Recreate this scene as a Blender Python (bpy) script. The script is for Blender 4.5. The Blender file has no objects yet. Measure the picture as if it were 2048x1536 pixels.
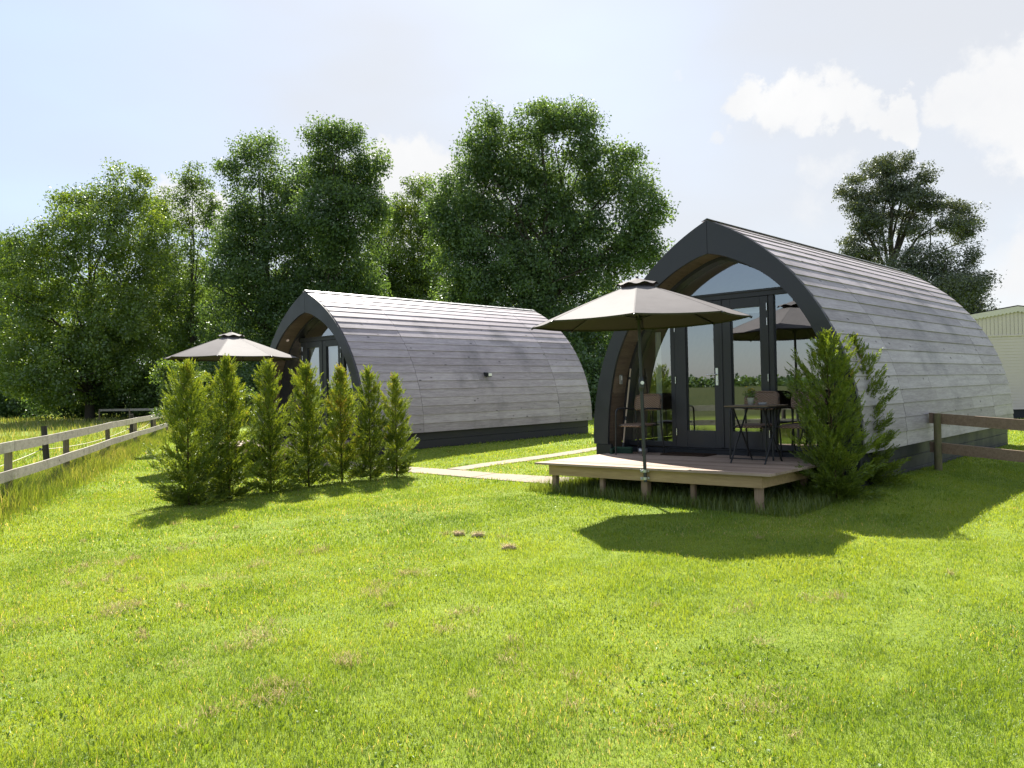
import bpy, math, random
import numpy as np
from mathutils import Vector, Matrix

# ------------------------------------------------------------------ camera, sky, sun, exposure
SC = bpy.context.scene
COL = SC.collection
EYE = 1.42
FPX, PITCH, ROLL = 1626.4, 0.0050, 0.0230
cam = bpy.data.cameras.new("camera")
cam.sensor_width = 36.0
cam.lens = 36.0 * FPX / 2048.0
cam.clip_start, cam.clip_end = 0.05, 4000
camo = bpy.data.objects.new("camera", cam)
COL.objects.link(camo)
fw = Vector((0, math.cos(PITCH), math.sin(PITCH)))
u0 = Vector((0, -math.sin(PITCH), math.cos(PITCH)))
r0 = Vector((1, 0, 0))
rt = r0 * math.cos(ROLL) - u0 * math.sin(ROLL)
up = r0 * math.sin(ROLL) + u0 * math.cos(ROLL)
M = Matrix((rt, up, -fw)).transposed().to_4x4()
M.translation = (0, 0, EYE)
camo.matrix_world = M
SC.camera = camo

SUN_EL = math.radians(46.5)
SUN_AZ = math.radians(-8.5)            # from +Y, positive towards +X
SUN_STRENGTH, SKY_STRENGTH, EXPOSURE = 5.0, 0.10, 1.42
sun_dir = Vector((math.sin(SUN_AZ) * math.cos(SUN_EL), math.cos(SUN_AZ) * math.cos(SUN_EL), math.sin(SUN_EL)))
sl = bpy.data.lights.new("sun", 'SUN')
sl.energy, sl.angle, sl.color = SUN_STRENGTH, math.radians(0.53), (1.0, 0.95, 0.86)
so = bpy.data.objects.new("sun", sl)
COL.objects.link(so)
so.location = (-20, 60, 80)
so.rotation_euler = sun_dir.to_track_quat('Z', 'Y').to_euler()

SC.view_settings.view_transform = 'Standard'
SC.view_settings.look = 'None'
SC.view_settings.exposure = EXPOSURE
SC.view_settings.gamma = 1.0
SC.view_settings.use_curve_mapping = False
SC.render.engine = 'CYCLES'
SC.cycles.max_bounces = 8
SC.cycles.diffuse_bounces = 3
SC.cycles.transparent_max_bounces = 8
SC.cycles.caustics_reflective = False
SC.cycles.caustics_refractive = False
SC.cycles.use_denoising = True


def pix_dir(px, py):
    return (fw + rt * ((px - 1024) / FPX) - up * ((py - 768) / FPX)).normalized()


class NT:
    """tiny helper round a node tree"""
    def __init__(s, tree):
        s.t = tree
        s.t.nodes.clear()

    def n(s, typ, **kw):
        nd = s.t.nodes.new(typ)
        for k, v in kw.items():
            if k.startswith('i_'):
                key = k[2:]
                key = int(key) if key.isdigit() else key.replace('_', ' ')
                nd.inputs[key].default_value = v
            else:
                setattr(nd, k, v)
        return nd

    def l(s, a, b):
        s.t.links.new(a, b)

    def math(s, op, a, b=None, c=None, clamp=False):
        nd = s.n('ShaderNodeMath', operation=op)
        nd.use_clamp = clamp
        for i, v in enumerate((a, b, c)):
            if v is None:
                continue
            if isinstance(v, (int, float)):
                nd.inputs[i].default_value = v
            else:
                s.l(v, nd.inputs[i])
        return nd.outputs[0]

    def mix(s, fac, a, b, blend='MIX'):
        nd = s.n('ShaderNodeMix', data_type='RGBA', blend_type=blend)
        for key, v in ((0, fac), (6, a), (7, b)):
            if isinstance(v, (int, float)):
                nd.inputs[key].default_value = v
            elif isinstance(v, (tuple, list)):
                nd.inputs[key].default_value = (*v[:3], 1)
            else:
                s.l(v, nd.inputs[key])
        return nd.outputs[2]

    def ramp(s, fac, stops):
        nd = s.n('ShaderNodeValToRGB')
        cr = nd.color_ramp
        while len(cr.elements) < len(stops):
            cr.elements.new(0.5)
        for e, (p, c) in zip(cr.elements, stops):
            e.position = p
            e.color = (*c, 1) if len(c) == 3 else c
        s.l(fac, nd.inputs[0])
        return nd.outputs[0]

    def noise(s, vec, scale, detail=4.0, rough=0.55, lac=2.0):
        nd = s.n('ShaderNodeTexNoise')
        nd.inputs['Scale'].default_value = scale
        nd.inputs['Detail'].default_value = detail
        nd.inputs['Roughness'].default_value = rough
        if vec is not None:
            s.l(vec, nd.inputs['Vector'])
        return nd

    def maprange(s, v, a, b, c=0.0, d=1.0, smooth=True):
        nd = s.n('ShaderNodeMapRange')
        nd.interpolation_type = 'SMOOTHSTEP' if smooth else 'LINEAR'
        s.l(v, nd.inputs[0])
        for i, x in zip((1, 2, 3, 4), (a, b, c, d)):
            nd.inputs[i].default_value = x
        return nd.outputs[0]


def build_world():
    w = bpy.data.worlds.new("World")
    SC.world = w
    w.use_nodes = True
    T = NT(w.node_tree)
    out = T.n('ShaderNodeOutputWorld')
    bg = T.n('ShaderNodeBackground')
    bg.inputs[1].default_value = SKY_STRENGTH
    sky = T.n('ShaderNodeTexSky', sky_type='NISHITA')
    sky.sun_disc = False
    sky.sun_elevation = SUN_EL
    sky.sun_rotation = SUN_AZ
    sky.air_density, sky.dust_density, sky.ozone_density = 1.0, 0.5, 1.8
    tc = T.n('ShaderNodeTexCoord')
    vec = tc.outputs['Generated']
    # thin high veil over the whole sky
    mp = T.n('ShaderNodeMapping')
    mp.inputs['Scale'].default_value = (1.0, 1.0, 2.6)
    T.l(vec, mp.inputs[0])
    veil_n = T.noise(mp.outputs[0], 1.5, 4, 0.45).outputs[0]
    veil = T.maprange(veil_n, 0.30, 0.70, 0.66, 0.96)
    sep = T.n('ShaderNodeSeparateXYZ')
    T.l(vec, sep.inputs[0])
    behind = T.maprange(sep.outputs[1], 0.25, -0.2, 0.0, 1.0)
    veil = T.math('MULTIPLY', veil, T.math('SUBTRACT', 1.0, T.math('MULTIPLY', behind, 0.15)))
    # cumulus: soft round puffs at the directions where they stand, edges broken up by noise
    dn = T.noise(vec, 13.0, 8, 0.62)
    sub = T.n('ShaderNodeVectorMath', operation='SUBTRACT')
    T.l(dn.outputs[1], sub.inputs[0])
    sub.inputs[1].default_value = (0.5, 0.5, 0.5)
    scl = T.n('ShaderNodeVectorMath', operation='SCALE')
    T.l(sub.outputs[0], scl.inputs[0])
    scl.inputs['Scale'].default_value = 0.12
    add = T.n('ShaderNodeVectorMath', operation='ADD')
    T.l(vec, add.inputs[0])
    T.l(scl.outputs[0], add.inputs[1])
    nrm = T.n('ShaderNodeVectorMath', operation='NORMALIZE')
    T.l(add.outputs[0], nrm.inputs[0])
    puffs = [(1500, 198, 40), (1585, 195, 48), (1655, 198, 44), (1560, 222, 40), (1715, 218, 36), (1765, 234, 32), (1815, 246, 28),
             (1940, 215, 50), (2010, 215, 85), (2060, 170, 60), (2085, 235, 85),
             (735, 330, 48), (790, 355, 62), (850, 350, 50), (900, 400, 90), (820, 420, 80),
             (350, 400, 46), (420, 420, 40), (1350, 150, 20), (1440, 262, 24), (1990, 520, 60), (2050, 560, 90),
             (1600, 420, 60), (1650, 340, 40)]
    cur = None
    soft = {(1350, 150, 20): 0.5, (1440, 262, 24): 0.7, (2050, 560, 90): 0.7, (1990, 520, 60): 0.6, (1600, 420, 60): 0.35, (1650, 340, 40): 0.4}
    for pf in puffs:
        px, py, r = pf
        d = pix_dir(px, py)
        dot = T.n('ShaderNodeVectorMath', operation='DOT_PRODUCT')
        T.l(nrm.outputs[0], dot.inputs[0])
        dot.inputs[1].default_value = d
        a_out, a_in = 1.45 * r / FPX, 0.15 * r / FPX
        v = T.maprange(dot.outputs['Value'], math.cos(a_out), math.cos(a_in), 0.0, soft.get(pf, 1.0))
        cur = v if cur is None else T.math('MAXIMUM', cur, v)
    # clouds elsewhere in the sky (behind and beside the camera, seen in the panes)
    big = T.noise(mp.outputs[0], 3.1, 7, 0.6).outputs[0]
    bigc = T.maprange(big, 0.56, 0.70, 0.0, 0.8)
    bigc = T.math('MULTIPLY', bigc, behind)
    cur = T.math('MAXIMUM', cur, bigc)
    lum = T.noise(vec, 6.0, 6, 0.6).outputs[0]
    fb = T.noise(vec, 15.0, 9, 0.62).outputs[0]
    dens = T.math('ADD', cur, T.math('MULTIPLY', T.math('SUBTRACT', fb, 0.5), 1.35))
    cur = T.math('MULTIPLY', T.maprange(dens, 0.22, 0.92, 0.0, 1.0), T.maprange(cur, 0.0, 0.45, 0.0, 1.0))
    ccol = T.ramp(lum, [(0.3, (CLOUD * 0.90, CLOUD * 0.91, CLOUD * 0.93)), (0.7, (CLOUD, CLOUD, CLOUD))])
    side = T.maprange(T.math('ADD', sep.outputs[0], T.math('MULTIPLY', T.math('SUBTRACT', veil_n, 0.5), 0.9)), -0.60, 0.02, 0.0, 1.0)
    vfront = T.mix(side, (VEIL * 0.78, VEIL * 0.90, VEIL * 1.12), (VEIL * 0.965, VEIL * 0.99, VEIL * 1.04))
    vrear = T.mix(T.maprange(sep.outputs[2], 0.06, 0.42, 0.0, 1.0), (VEIL * 0.47, VEIL * 0.53, VEIL * 0.66), (VEIL * 0.90, VEIL * 0.96, VEIL * 1.08))
    vcol = T.mix(T.math('MULTIPLY', behind, 0.85), vfront, vrear)
    base = T.mix(veil, sky.outputs[0], vcol)
    fin = T.mix(cur, base, ccol)
    T.l(fin, bg.inputs[0])
    T.l(bg.outputs[0], out.inputs[0])


CLOUD, VEIL = 3.75, 3.02
build_world()


# ------------------------------------------------------------------ small helpers
def new_mat(name):
    m = bpy.data.materials.new(name)
    m.use_nodes = True
    return m, NT(m.node_tree)


def principled(T, **kw):
    p = T.n('ShaderNodeBsdfPrincipled')
    for k, v in kw.items():
        p.inputs[k].default_value = v
    return p


def finish(T, shader):
    o = T.n('ShaderNodeOutputMaterial')
    T.l(shader, o.inputs[0])


def bump(T, h, strength, dist, nrm_in):
    b = T.n('ShaderNodeBump')
    b.inputs['Strength'].default_value = strength
    b.inputs['Distance'].default_value = dist
    T.l(h, b.inputs['Height'])
    T.l(b.outputs[0], nrm_in)


def attr(T, name='rnd'):
    a = T.n('ShaderNodeAttribute')
    a.attribute_name = name
    return a.outputs['Fac']


def shifted(T, scale, rnd_gain=37.0):
    """object coordinates stretched by scale, shifted per board by its own random number"""
    tc = T.n('ShaderNodeTexCoord')
    mp = T.n('ShaderNodeMapping')
    mp.inputs['Scale'].default_value = scale
    T.l(tc.outputs['Object'], mp.inputs[0])
    r = T.math('MULTIPLY', attr(T), rnd_gain)
    cb = T.n('ShaderNodeCombineXYZ')
    for i in range(3):
        T.l(r, cb.inputs[i])
    ad = T.n('ShaderNodeVectorMath', operation='ADD')
    T.l(mp.outputs[0], ad.inputs[0])
    T.l(cb.outputs[0], ad.inputs[1])
    return ad.outputs[0]


def wood(name, stops, grain=(6, 0.5, 6), rough=0.7, tone=0.5, knots=0.0, knot_scale=(3, 3, 3), patches=None, bump_s=0.35, spec=0.3):
    m, T = new_mat(name)
    v = shifted(T, grain)
    n1 = T.noise(v, 4.0, 6, 0.62).outputs[0]
    n2 = T.noise(v, 16.0, 4, 0.6).outputs[0]
    f = T.math('ADD', T.math('MULTIPLY', n1, 0.65), T.math('MULTIPLY', n2, 0.35))
    f = T.math('ADD', f, T.math('MULTIPLY', T.math('SUBTRACT', attr(T), 0.5), tone), clamp=True)
    col = T.ramp(f, stops)
    if patches:
        tc = T.n('ShaderNodeTexCoord')
        pn = T.noise(tc.outputs['Object'], patches[0], 5, 0.6).outputs[0]
        pf = T.maprange(pn, 0.48, 0.72, 0.0, patches[2])
        col = T.mix(pf, col, patches[1])
    if knots > 0:
        kv = shifted(T, knot_scale, 11.0)
        vo = T.n('ShaderNodeTexVoronoi')
        vo.inputs['Scale'].default_value = 1.0
        T.l(kv, vo.inputs['Vector'])
        kf = T.maprange(vo.outputs['Distance'], 0.05, 0.13, knots, 0.0)
        col = T.mix(kf, col, tuple(c * 0.3 for c in stops[0][1]))
    p = principled(T, Roughness=rough)
    p.inputs['Specular IOR Level'].default_value = spec
    T.l(col, p.inputs['Base Color'])
    bump(T, f, bump_s, 0.004, p.inputs['Normal'])
    finish(T, p.outputs[0])
    return m


def plain(name, col, rough=0.5, metal=0.0, spec=0.5, var=0.12, vscale=9.0, bmp=0.0, bscale=120.0):
    m, T = new_mat(name)
    tc = T.n('ShaderNodeTexCoord')
    n = T.noise(tc.outputs['Object'], vscale, 5, 0.6).outputs[0]
    c = T.ramp(n, [(0.25, tuple(x * (1 - var) for x in col)), (0.75, tuple(min(1, x * (1 + var)) for x in col))])
    p = principled(T, Roughness=rough, Metallic=metal)
    p.inputs['Specular IOR Level'].default_value = spec
    T.l(c, p.inputs['Base Color'])
    r = T.maprange(n, 0.2, 0.8, max(0.05, rough - 0.1), min(1, rough + 0.12))
    T.l(r, p.inputs['Roughness'])
    if bmp:
        n2 = T.noise(tc.outputs['Object'], bscale, 3, 0.6).outputs[0]
        bump(T, n2, bmp, 0.003, p.inputs['Normal'])
    finish(T, p.outputs[0])
    return m


def leafy(name, stops, transl=0.45, gloss=0.06, rough=0.4, tgain=(1.5, 1.35, 0.5)):
    """thin leaves: reflecting, letting sun through, a little waxy"""
    m, T = new_mat(name)
    col = T.ramp(attr(T), stops)
    d = T.n('ShaderNodeBsdfDiffuse')
    T.l(col, d.inputs[0])
    t = T.n('ShaderNodeBsdfTranslucent')
    T.l(T.mix(1.0, col, tgain, 'MULTIPLY'), t.inputs[0])
    s1 = T.n('ShaderNodeMixShader')
    s1.inputs[0].default_value = transl
    T.l(d.outputs[0], s1.inputs[1])
    T.l(t.outputs[0], s1.inputs[2])
    g = T.n('ShaderNodeBsdfGlossy')
    g.inputs['Roughness'].default_value = rough
    g.inputs[0].default_value = (0.9, 0.95, 0.9, 1)
    s2 = T.n('ShaderNodeMixShader')
    s2.inputs[0].default_value = gloss
    T.l(s1.outputs[0], s2.inputs[1])
    T.l(g.outputs[0], s2.inputs[2])
    finish(T, s2.outputs[0])
    return m


def link(name, data, mats, parent=None, loc=None, rz=None):
    o = bpy.data.objects.new(name, data)
    COL.objects.link(o)
    if mats is not None:
        for mm in (mats if isinstance(mats, (list, tuple)) else [mats]):
            data.materials.append(mm)
    if parent is not None:
        o.parent = parent
    if loc is not None:
        o.location = loc
    if rz is not None:
        o.rotation_euler = (0, 0, rz)
    return o


def np_mesh(name, V, Fq, rnd=None, smooth=False):
    """mesh straight from arrays; Fq (n,3) or (n,4); rnd one float per face"""
    me = bpy.data.meshes.new(name)
    V = np.ascontiguousarray(V, dtype=np.float32)
    Fq = np.ascontiguousarray(Fq, dtype=np.int32)
    nf, k = Fq.shape
    me.vertices.add(len(V))
    me.vertices.foreach_set('co', V.ravel())
    me.loops.add(nf * k)
    me.loops.foreach_set('vertex_index', Fq.ravel())
    me.polygons.add(nf)
    me.polygons.foreach_set('loop_start', np.arange(0, nf * k, k, dtype=np.int32))
    if rnd is not None:
        a = me.attributes.new('rnd', 'FLOAT', 'FACE')
        a.data.foreach_set('value', np.ascontiguousarray(rnd, dtype=np.float32))
    if smooth:
        me.polygons.foreach_set('use_smooth', np.ones(nf, dtype=bool))
    me.update(calc_edges=True)
    return me


class MB:
    """collects shapes for ONE part"""
    def __init__(s):
        s.v, s.f, s.r, s.sm = [], [], [], []

    def poly(s, pts, faces, rnd=0.5, smooth=False):
        b = len(s.v)
        s.v.extend([tuple(p) for p in pts])
        for f in faces:
            s.f.append([b + i for i in f])
            s.r.append(rnd)
            s.sm.append(smooth)

    def box(s, lo, hi, rnd=0.5, bev=0.0, mtx=None):
        x0, y0, z0 = lo
        x1, y1, z1 = hi
        if bev <= 0:
            P = [(x0, y0, z0), (x1, y0, z0), (x1, y1, z0), (x0, y1, z0), (x0, y0, z1), (x1, y0, z1), (x1, y1, z1), (x0, y1, z1)]
            Fs = [(0, 3, 2, 1), (4, 5, 6, 7), (0, 1, 5, 4), (1, 2, 6, 5), (2, 3, 7, 6), (3, 0, 4, 7)]
        else:
            b = min(bev, (x1 - x0) * .45, (y1 - y0) * .45, (z1 - z0) * .45)
            P, idx = [], {}
            for sx in (0, 1):
                for sy in (0, 1):
                    for sz in (0, 1):
                        for ax in range(3):
                            c = [(x0, x1)[sx], (y0, y1)[sy], (z0, z1)[sz]]
                            for k, sg in enumerate((sx, sy, sz)):
                                if k != ax:
                                    c[k] += b if sg == 0 else -b
                            idx[(sx, sy, sz, ax)] = len(P)
                            P.append(tuple(c))
            Fs = []
            for ax in range(3):
                o1, o2 = [k for k in range(3) if k != ax]
                for sg in (0, 1):
                    q = []
                    for a_, b_ in ((0, 0), (1, 0), (1, 1), (0, 1)):
                        t = [0, 0, 0]
                        t[ax], t[o1], t[o2] = sg, a_, b_
                        q.append(idx[(*t, ax)])
                    Fs.append(q)
            for ax in range(3):
                o1, o2 = [k for k in range(3) if k != ax]
                for a_ in (0, 1):
                    for b_ in (0, 1):
                        t0, t1 = [0, 0, 0], [0, 0, 0]
                        t0[ax], t1[ax] = 0, 1
                        t0[o1] = t1[o1] = a_
                        t0[o2] = t1[o2] = b_
                        Fs.append([idx[(*t0, o1)], idx[(*t1, o1)], idx[(*t1, o2)], idx[(*t0, o2)]])
            for sx in (0, 1):
                for sy in (0, 1):
                    for sz in (0, 1):
                        Fs.append([idx[(sx, sy, sz, k)] for k in range(3)])
        if mtx is not None:
            P = [tuple(mtx @ Vector(p)) for p in P]
        s.poly(P, Fs, rnd)

    def tube(s, pts, rad, n=8, rnd=0.5, cap=True, smooth=True):
        pts = [Vector(p) for p in pts]
        if not isinstance(rad, (list, tuple)):
            rad = [rad] * len(pts)
        P, Fs = [], []
        ref = None
        for i, p in enumerate(pts):
            t = (pts[min(i + 1, len(pts) - 1)] - pts[max(i - 1, 0)]).normalized()
            if ref is None:
                ref = Vector((0, 0, 1)) if abs(t.z) < 0.9 else Vector((1, 0, 0))
            a = (ref - t * ref.dot(t)).normalized()
            b = t.cross(a)
            ref = a
            for k in range(n):
                an = 2 * math.pi * k / n
                P.append(p + (a * math.cos(an) + b * math.sin(an)) * rad[i])
        for i in range(len(pts) - 1):
            for k in range(n):
                k2 = (k + 1) % n
                Fs.append((i * n + k, i * n + k2, (i + 1) * n + k2, (i + 1) * n + k))
        s.poly(P, Fs, rnd, smooth)
        if cap:
            m_ = (len(pts) - 1) * n
            s.poly(P[:n], [tuple(range(n - 1, -1, -1))], rnd)
            s.poly(P[m_:], [tuple(range(n))], rnd)

    def lathe(s, prof, n=24, cx=0, cy=0, rnd=0.5, smooth=True):
        P, Fs = [], []
        for (r, z) in prof:
            for k in range(n):
                an = 2 * math.pi * k / n
                P.append((cx + r * math.cos(an), cy + r * math.sin(an), z))
        for i in range(len(prof) - 1):
            for k in range(n):
                k2 = (k + 1) % n
                Fs.append((i * n + k, i * n + k2, (i + 1) * n + k2, (i + 1) * n + k))
        s.poly(P, Fs, rnd, smooth)

    def prism(s, outline, y0, y1, rnd=0.5):
        """outline: (x,z) points, extruded along y"""
        n = len(outline)
        P = [(x, y0, z) for x, z in outline] + [(x, y1, z) for x, z in outline]
        Fs = [tuple(range(n)), tuple(range(2 * n - 1, n - 1, -1))]
        for i in range(n):
            j = (i + 1) % n
            Fs.append((i, i + n, j + n, j))
        s.poly(P, Fs, rnd)

    def build(s, name, mat, parent=None, loc=None, rz=None):
        me = bpy.data.meshes.new(name)
        me.from_pydata(s.v, [], s.f)
        a = me.attributes.new('rnd', 'FLOAT', 'FACE')
        a.data.foreach_set('value', np.array(s.r, dtype=np.float32))
        me.polygons.foreach_set('use_smooth', np.array(s.sm, dtype=bool))
        me.update()
        return link(name, me, mat, parent, loc, rz)


def empty(name, loc=(0, 0, 0), rz=0.0):
    o = bpy.data.objects.new(name, None)
    COL.objects.link(o)
    o.empty_display_size = 0.2
    o.location = loc
    o.rotation_euler = (0, 0, rz)
    return o


def tag(o, label=None, cat=None, group=None, kind=None):
    for k, v in (('label', label), ('category', cat), ('group', group), ('kind', kind)):
        if v:
            o[k] = v
    return o


def kids(o):
    return [c for c in bpy.data.objects if c.parent == o]


def copy_tree(o, parent=None):
    c = o.copy()
    COL.objects.link(c)
    c.parent = parent
    for ch in kids(o):
        copy_tree(ch, c)
    return c


def sm(a, b, x):  # smoothstep, also for a > b
    t = np.clip((np.asarray(x, float) - a) / (b - a), 0, 1)
    return t * t * (3 - 2 * t)


# ------------------------------------------------------------------ where things stand
YAW1, YAW2 = 0.7542, 0.7340
O1 = Vector((2.699, 11.043, 0.0))
O2 = Vector((-4.433, 17.566, -0.028))
E1 = Vector((math.cos(YAW1), -math.sin(YAW1), 0))
A1 = Vector((math.sin(YAW1), math.cos(YAW1), 0))
E2 = Vector((math.cos(YAW2), -math.sin(YAW2), 0))
A2 = Vector((math.sin(YAW2), math.cos(YAW2), 0))


def gnd(x, y):
    x = np.asarray(x, float)
    y = np.asarray(y, float)
    dd = (x - 2.7) * A1.x + (y - 11.04) * A1.y
    ll = (x - 2.7) * E1.x + (y - 11.04) * E1.y
    by_pod = np.maximum(1 - sm(2.2, 3.4, np.abs(ll)), 1 - sm(2.2, 3.4, np.abs(ll + 9.75)))
    ramp = by_pod * sm(-1.4, 1.0, dd) + (1 - by_pod) * sm(-3.0, 7.0, dd)
    g = 0.15 * ramp * (1 - 0.6 * sm(2.2, 4.5, ll)) * sm(-15.0, -12.2, ll)
    g = g - 0.12 * sm(1.5, 5.0, ll) * (1 - sm(1.5, 4, dd))
    near = 1 - sm(16, 30, y)
    g = g + near * 0.012 * (np.sin(x * 1.7 + 0.6 * y) + np.sin(y * 1.3 - x * 0.8 + 1.0)) * 0.6
    return g


def gz(x, y):
    return float(gnd(x, y))


def P1(l, d, z=0.0):
    return O1 + E1 * l + A1 * d + Vector((0, 0, z))


def P2(l, d, z=0.0):
    return O2 + E2 * l + A2 * d + Vector((0, 0, z))


# ------------------------------------------------------------------ materials
MAT = {}
MAT['anthracite'] = plain('anthracite_paint', (0.029, 0.030, 0.036), 0.42, spec=0.45, var=0.15, vscale=3, bmp=0.05, bscale=60)
MAT['plinth'] = plain('dark_plinth_board', (0.020, 0.022, 0.027), 0.55, spec=0.35, var=0.2, vscale=2.5, bmp=0.15, bscale=40)
MAT['siding'] = wood('weathered_larch', [(0.18, (0.180, 0.156, 0.168)), (0.45, (0.300, 0.266, 0.286)), (0.62, (0.385, 0.347, 0.372)), (0.85, (0.50, 0.462, 0.488))],
                     grain=(5, 0.42, 5), rough=0.56, tone=0.24, knots=0.85, knot_scale=(5.0, 2.4, 5.0), patches=(0.9, (0.10, 0.098, 0.105), 0.55), bump_s=0.4, spec=0.36)
MAT['soffit'] = wood('brown_soffit_wood', [(0.2, (0.10, 0.075, 0.055)), (0.55, (0.17, 0.130, 0.095)), (0.85, (0.24, 0.19, 0.145))], grain=(6, 0.7, 6), rough=0.6, tone=0.4, knots=0.5, knot_scale=(6, 3, 6))
MAT['inner'] = plain('pale_inner_wall', (0.42, 0.36, 0.28), 0.7)
MAT['deck'] = wood('deck_planks', [(0.2, (0.23, 0.165, 0.125)), (0.5, (0.38, 0.28, 0.215)), (0.85, (0.52, 0.40, 0.325))], grain=(0.5, 7, 7), rough=0.75, tone=0.4, knots=0.7, knot_scale=(2.2, 7, 7), bump_s=0.5)
MAT['fascia'] = wood('deck_fascia_wood', [(0.2, (0.28, 0.185, 0.09)), (0.5, (0.42, 0.29, 0.15)), (0.85, (0.54, 0.39, 0.215))], grain=(0.45, 6, 6), rough=0.7, tone=0.25, knots=0.8, knot_scale=(2.6, 6, 9))
MAT['deck_post'] = wood('deck_post_wood', [(0.2, (0.19, 0.125, 0.085)), (0.8, (0.36, 0.25, 0.17))], grain=(8, 8, 0.7), rough=0.75)
MAT['fence'] = wood('weathered_fence_rail', [(0.2, (0.20, 0.175, 0.15)), (0.5, (0.37, 0.335, 0.29)), (0.85, (0.53, 0.49, 0.435))], grain=(6, 0.5, 6), rough=0.8, tone=0.3, knots=0.8, knot_scale=(6, 2, 6), patches=(3.5, (0.15, 0.14, 0.12), 0.55))
MAT['fence_post'] = wood('fence_post_wood', [(0.2, (0.13, 0.105, 0.07)), (0.8, (0.32, 0.26, 0.18))], grain=(8, 8, 0.6), rough=0.85, patches=(6, (0.09, 0.08, 0.06), 0.5))
MAT['dark_post'] = wood('dark_old_post', [(0.2, (0.03, 0.027, 0.022)), (0.8, (0.085, 0.075, 0.06))], grain=(8, 8, 0.6), rough=0.9)
MAT['brown_rail'] = wood('brown_fence_rail', [(0.2, (0.14, 0.092, 0.062)), (0.5, (0.245, 0.17, 0.12)), (0.85, (0.36, 0.265, 0.20))], grain=(0.5, 6, 6), rough=0.75, tone=0.2, knots=0.7, knot_scale=(2, 6, 6))
MAT['green_post'] = wood('mossy_round_post', [(0.2, (0.085, 0.075, 0.04)), (0.8, (0.20, 0.17, 0.10))], grain=(8, 8, 0.6), rough=0.85, patches=(7, (0.10, 0.115, 0.045), 0.7))
MAT['galv'] = plain('galvanised_steel', (0.55, 0.56, 0.57), 0.38, metal=0.9, var=0.2, vscale=25)
MAT['steel'] = plain('brushed_steel', (0.72, 0.72, 0.72), 0.28, metal=1.0)
MAT['ridge'] = plain('grey_ridge_metal', (0.42, 0.42, 0.43), 0.35, metal=0.6)
MAT['black_metal'] = plain('black_tube', (0.018, 0.019, 0.021), 0.38, spec=0.5)
MAT['parasol_pole'] = plain('charcoal_pole', (0.035, 0.038, 0.042), 0.4, spec=0.5)
MAT['white'] = plain('white_plastic', (0.78, 0.78, 0.76), 0.45, var=0.04)
MAT['grey_plastic'] = plain('grey_plastic', (0.30, 0.31, 0.32), 0.5)
MAT['lens'] = plain('lamp_lens', (0.75, 0.75, 0.72), 0.2)
MAT['blind'] = plain('white_roller_blind', (0.80, 0.80, 0.82), 0.8, var=0.03)
MAT['curtain'] = plain('pale_curtain', (0.62, 0.66, 0.62), 0.9, var=0.06)
MAT['floor'] = wood('inner_floor', [(0.2, (0.10, 0.075, 0.05)), (0.8, (0.19, 0.145, 0.10))], grain=(6, 0.5, 6), rough=0.5)
MAT['mat'] = plain('brown_coir_mat', (0.055, 0.036, 0.026), 0.95, spec=0.1, var=0.35, vscale=60, bmp=0.8, bscale=160)
MAT['broom_wood'] = wood('broom_handle_wood', [(0.2, (0.36, 0.29, 0.22)), (0.8, (0.55, 0.47, 0.38))], grain=(9, 9, 0.8), rough=0.6)
MAT['broom_green'] = plain('dark_green_bristle', (0.018, 0.06, 0.035), 0.75, var=0.3, vscale=60, bmp=0.6, bscale=200)
MAT['tabletop'] = wood('brown_table_slats', [(0.2, (0.11, 0.075, 0.05)), (0.8, (0.23, 0.165, 0.115))], grain=(0.8, 8, 8), rough=0.45, spec=0.5)
MAT['terracotta'] = plain('pot_glaze', (0.55, 0.56, 0.52), 0.4)
MAT['bark'] = plain('dark_bark', (0.06, 0.052, 0.04), 0.9, spec=0.15, var=0.4, vscale=6, bmp=0.7, bscale=18)
MAT['thuja_bark'] = plain('thuja_bark', (0.085, 0.055, 0.035), 0.9, spec=0.1, var=0.35, vscale=20)
MAT['cream'] = plain('cream_caravan_cladding', (0.61, 0.53, 0.50), 0.55, var=0.05, vscale=1.5)
MAT['cream_trim'] = plain('cream_caravan_trim', (0.64, 0.59, 0.54), 0.5, var=0.05, vscale=2)
MAT['slab'] = plain('concrete_slab', (0.275, 0.228, 0.170), 0.85, spec=0.2, var=0.25, vscale=7, bmp=0.4, bscale=50)
MAT['clod'] = plain('dry_turf_clump', (0.46, 0.36, 0.21), 0.95, spec=0.1, var=0.45, vscale=45, bmp=0.9, bscale=90)
MAT['wire'] = plain('pale_fence_tape', (0.6, 0.55, 0.4), 0.6)


def make_glass():
    m, T = new_mat('double_glazing')
    tr = T.n('ShaderNodeBsdfTransparent')
    tr.inputs[0].default_value = (0.84, 0.87, 0.87, 1)
    gl = T.n('ShaderNodeBsdfGlossy')
    gl.inputs[0].default_value = (0.93, 0.96, 1.0, 1)
    gl.inputs['Roughness'].default_value = 0.008
    fr = T.n('ShaderNodeFresnel')
    fr.inputs[0].default_value = 1.52
    f = T.math('ADD', T.math('MULTIPLY', fr.outputs[0], 1.2), 0.27, clamp=True)
    tc = T.n('ShaderNodeTexCoord')
    n = T.noise(tc.outputs['Object'], 1.6, 2, 0.4).outputs[0]
    bump(T, n, 0.02, 0.02, gl.inputs['Normal'])
    mx = T.n('ShaderNodeMixShader')
    T.l(f, mx.inputs[0])
    T.l(tr.outputs[0], mx.inputs[1])
    T.l(gl.outputs[0], mx.inputs[2])
    finish(T, mx.outputs[0])
    return m


MAT['glass'] = make_glass()


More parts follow.
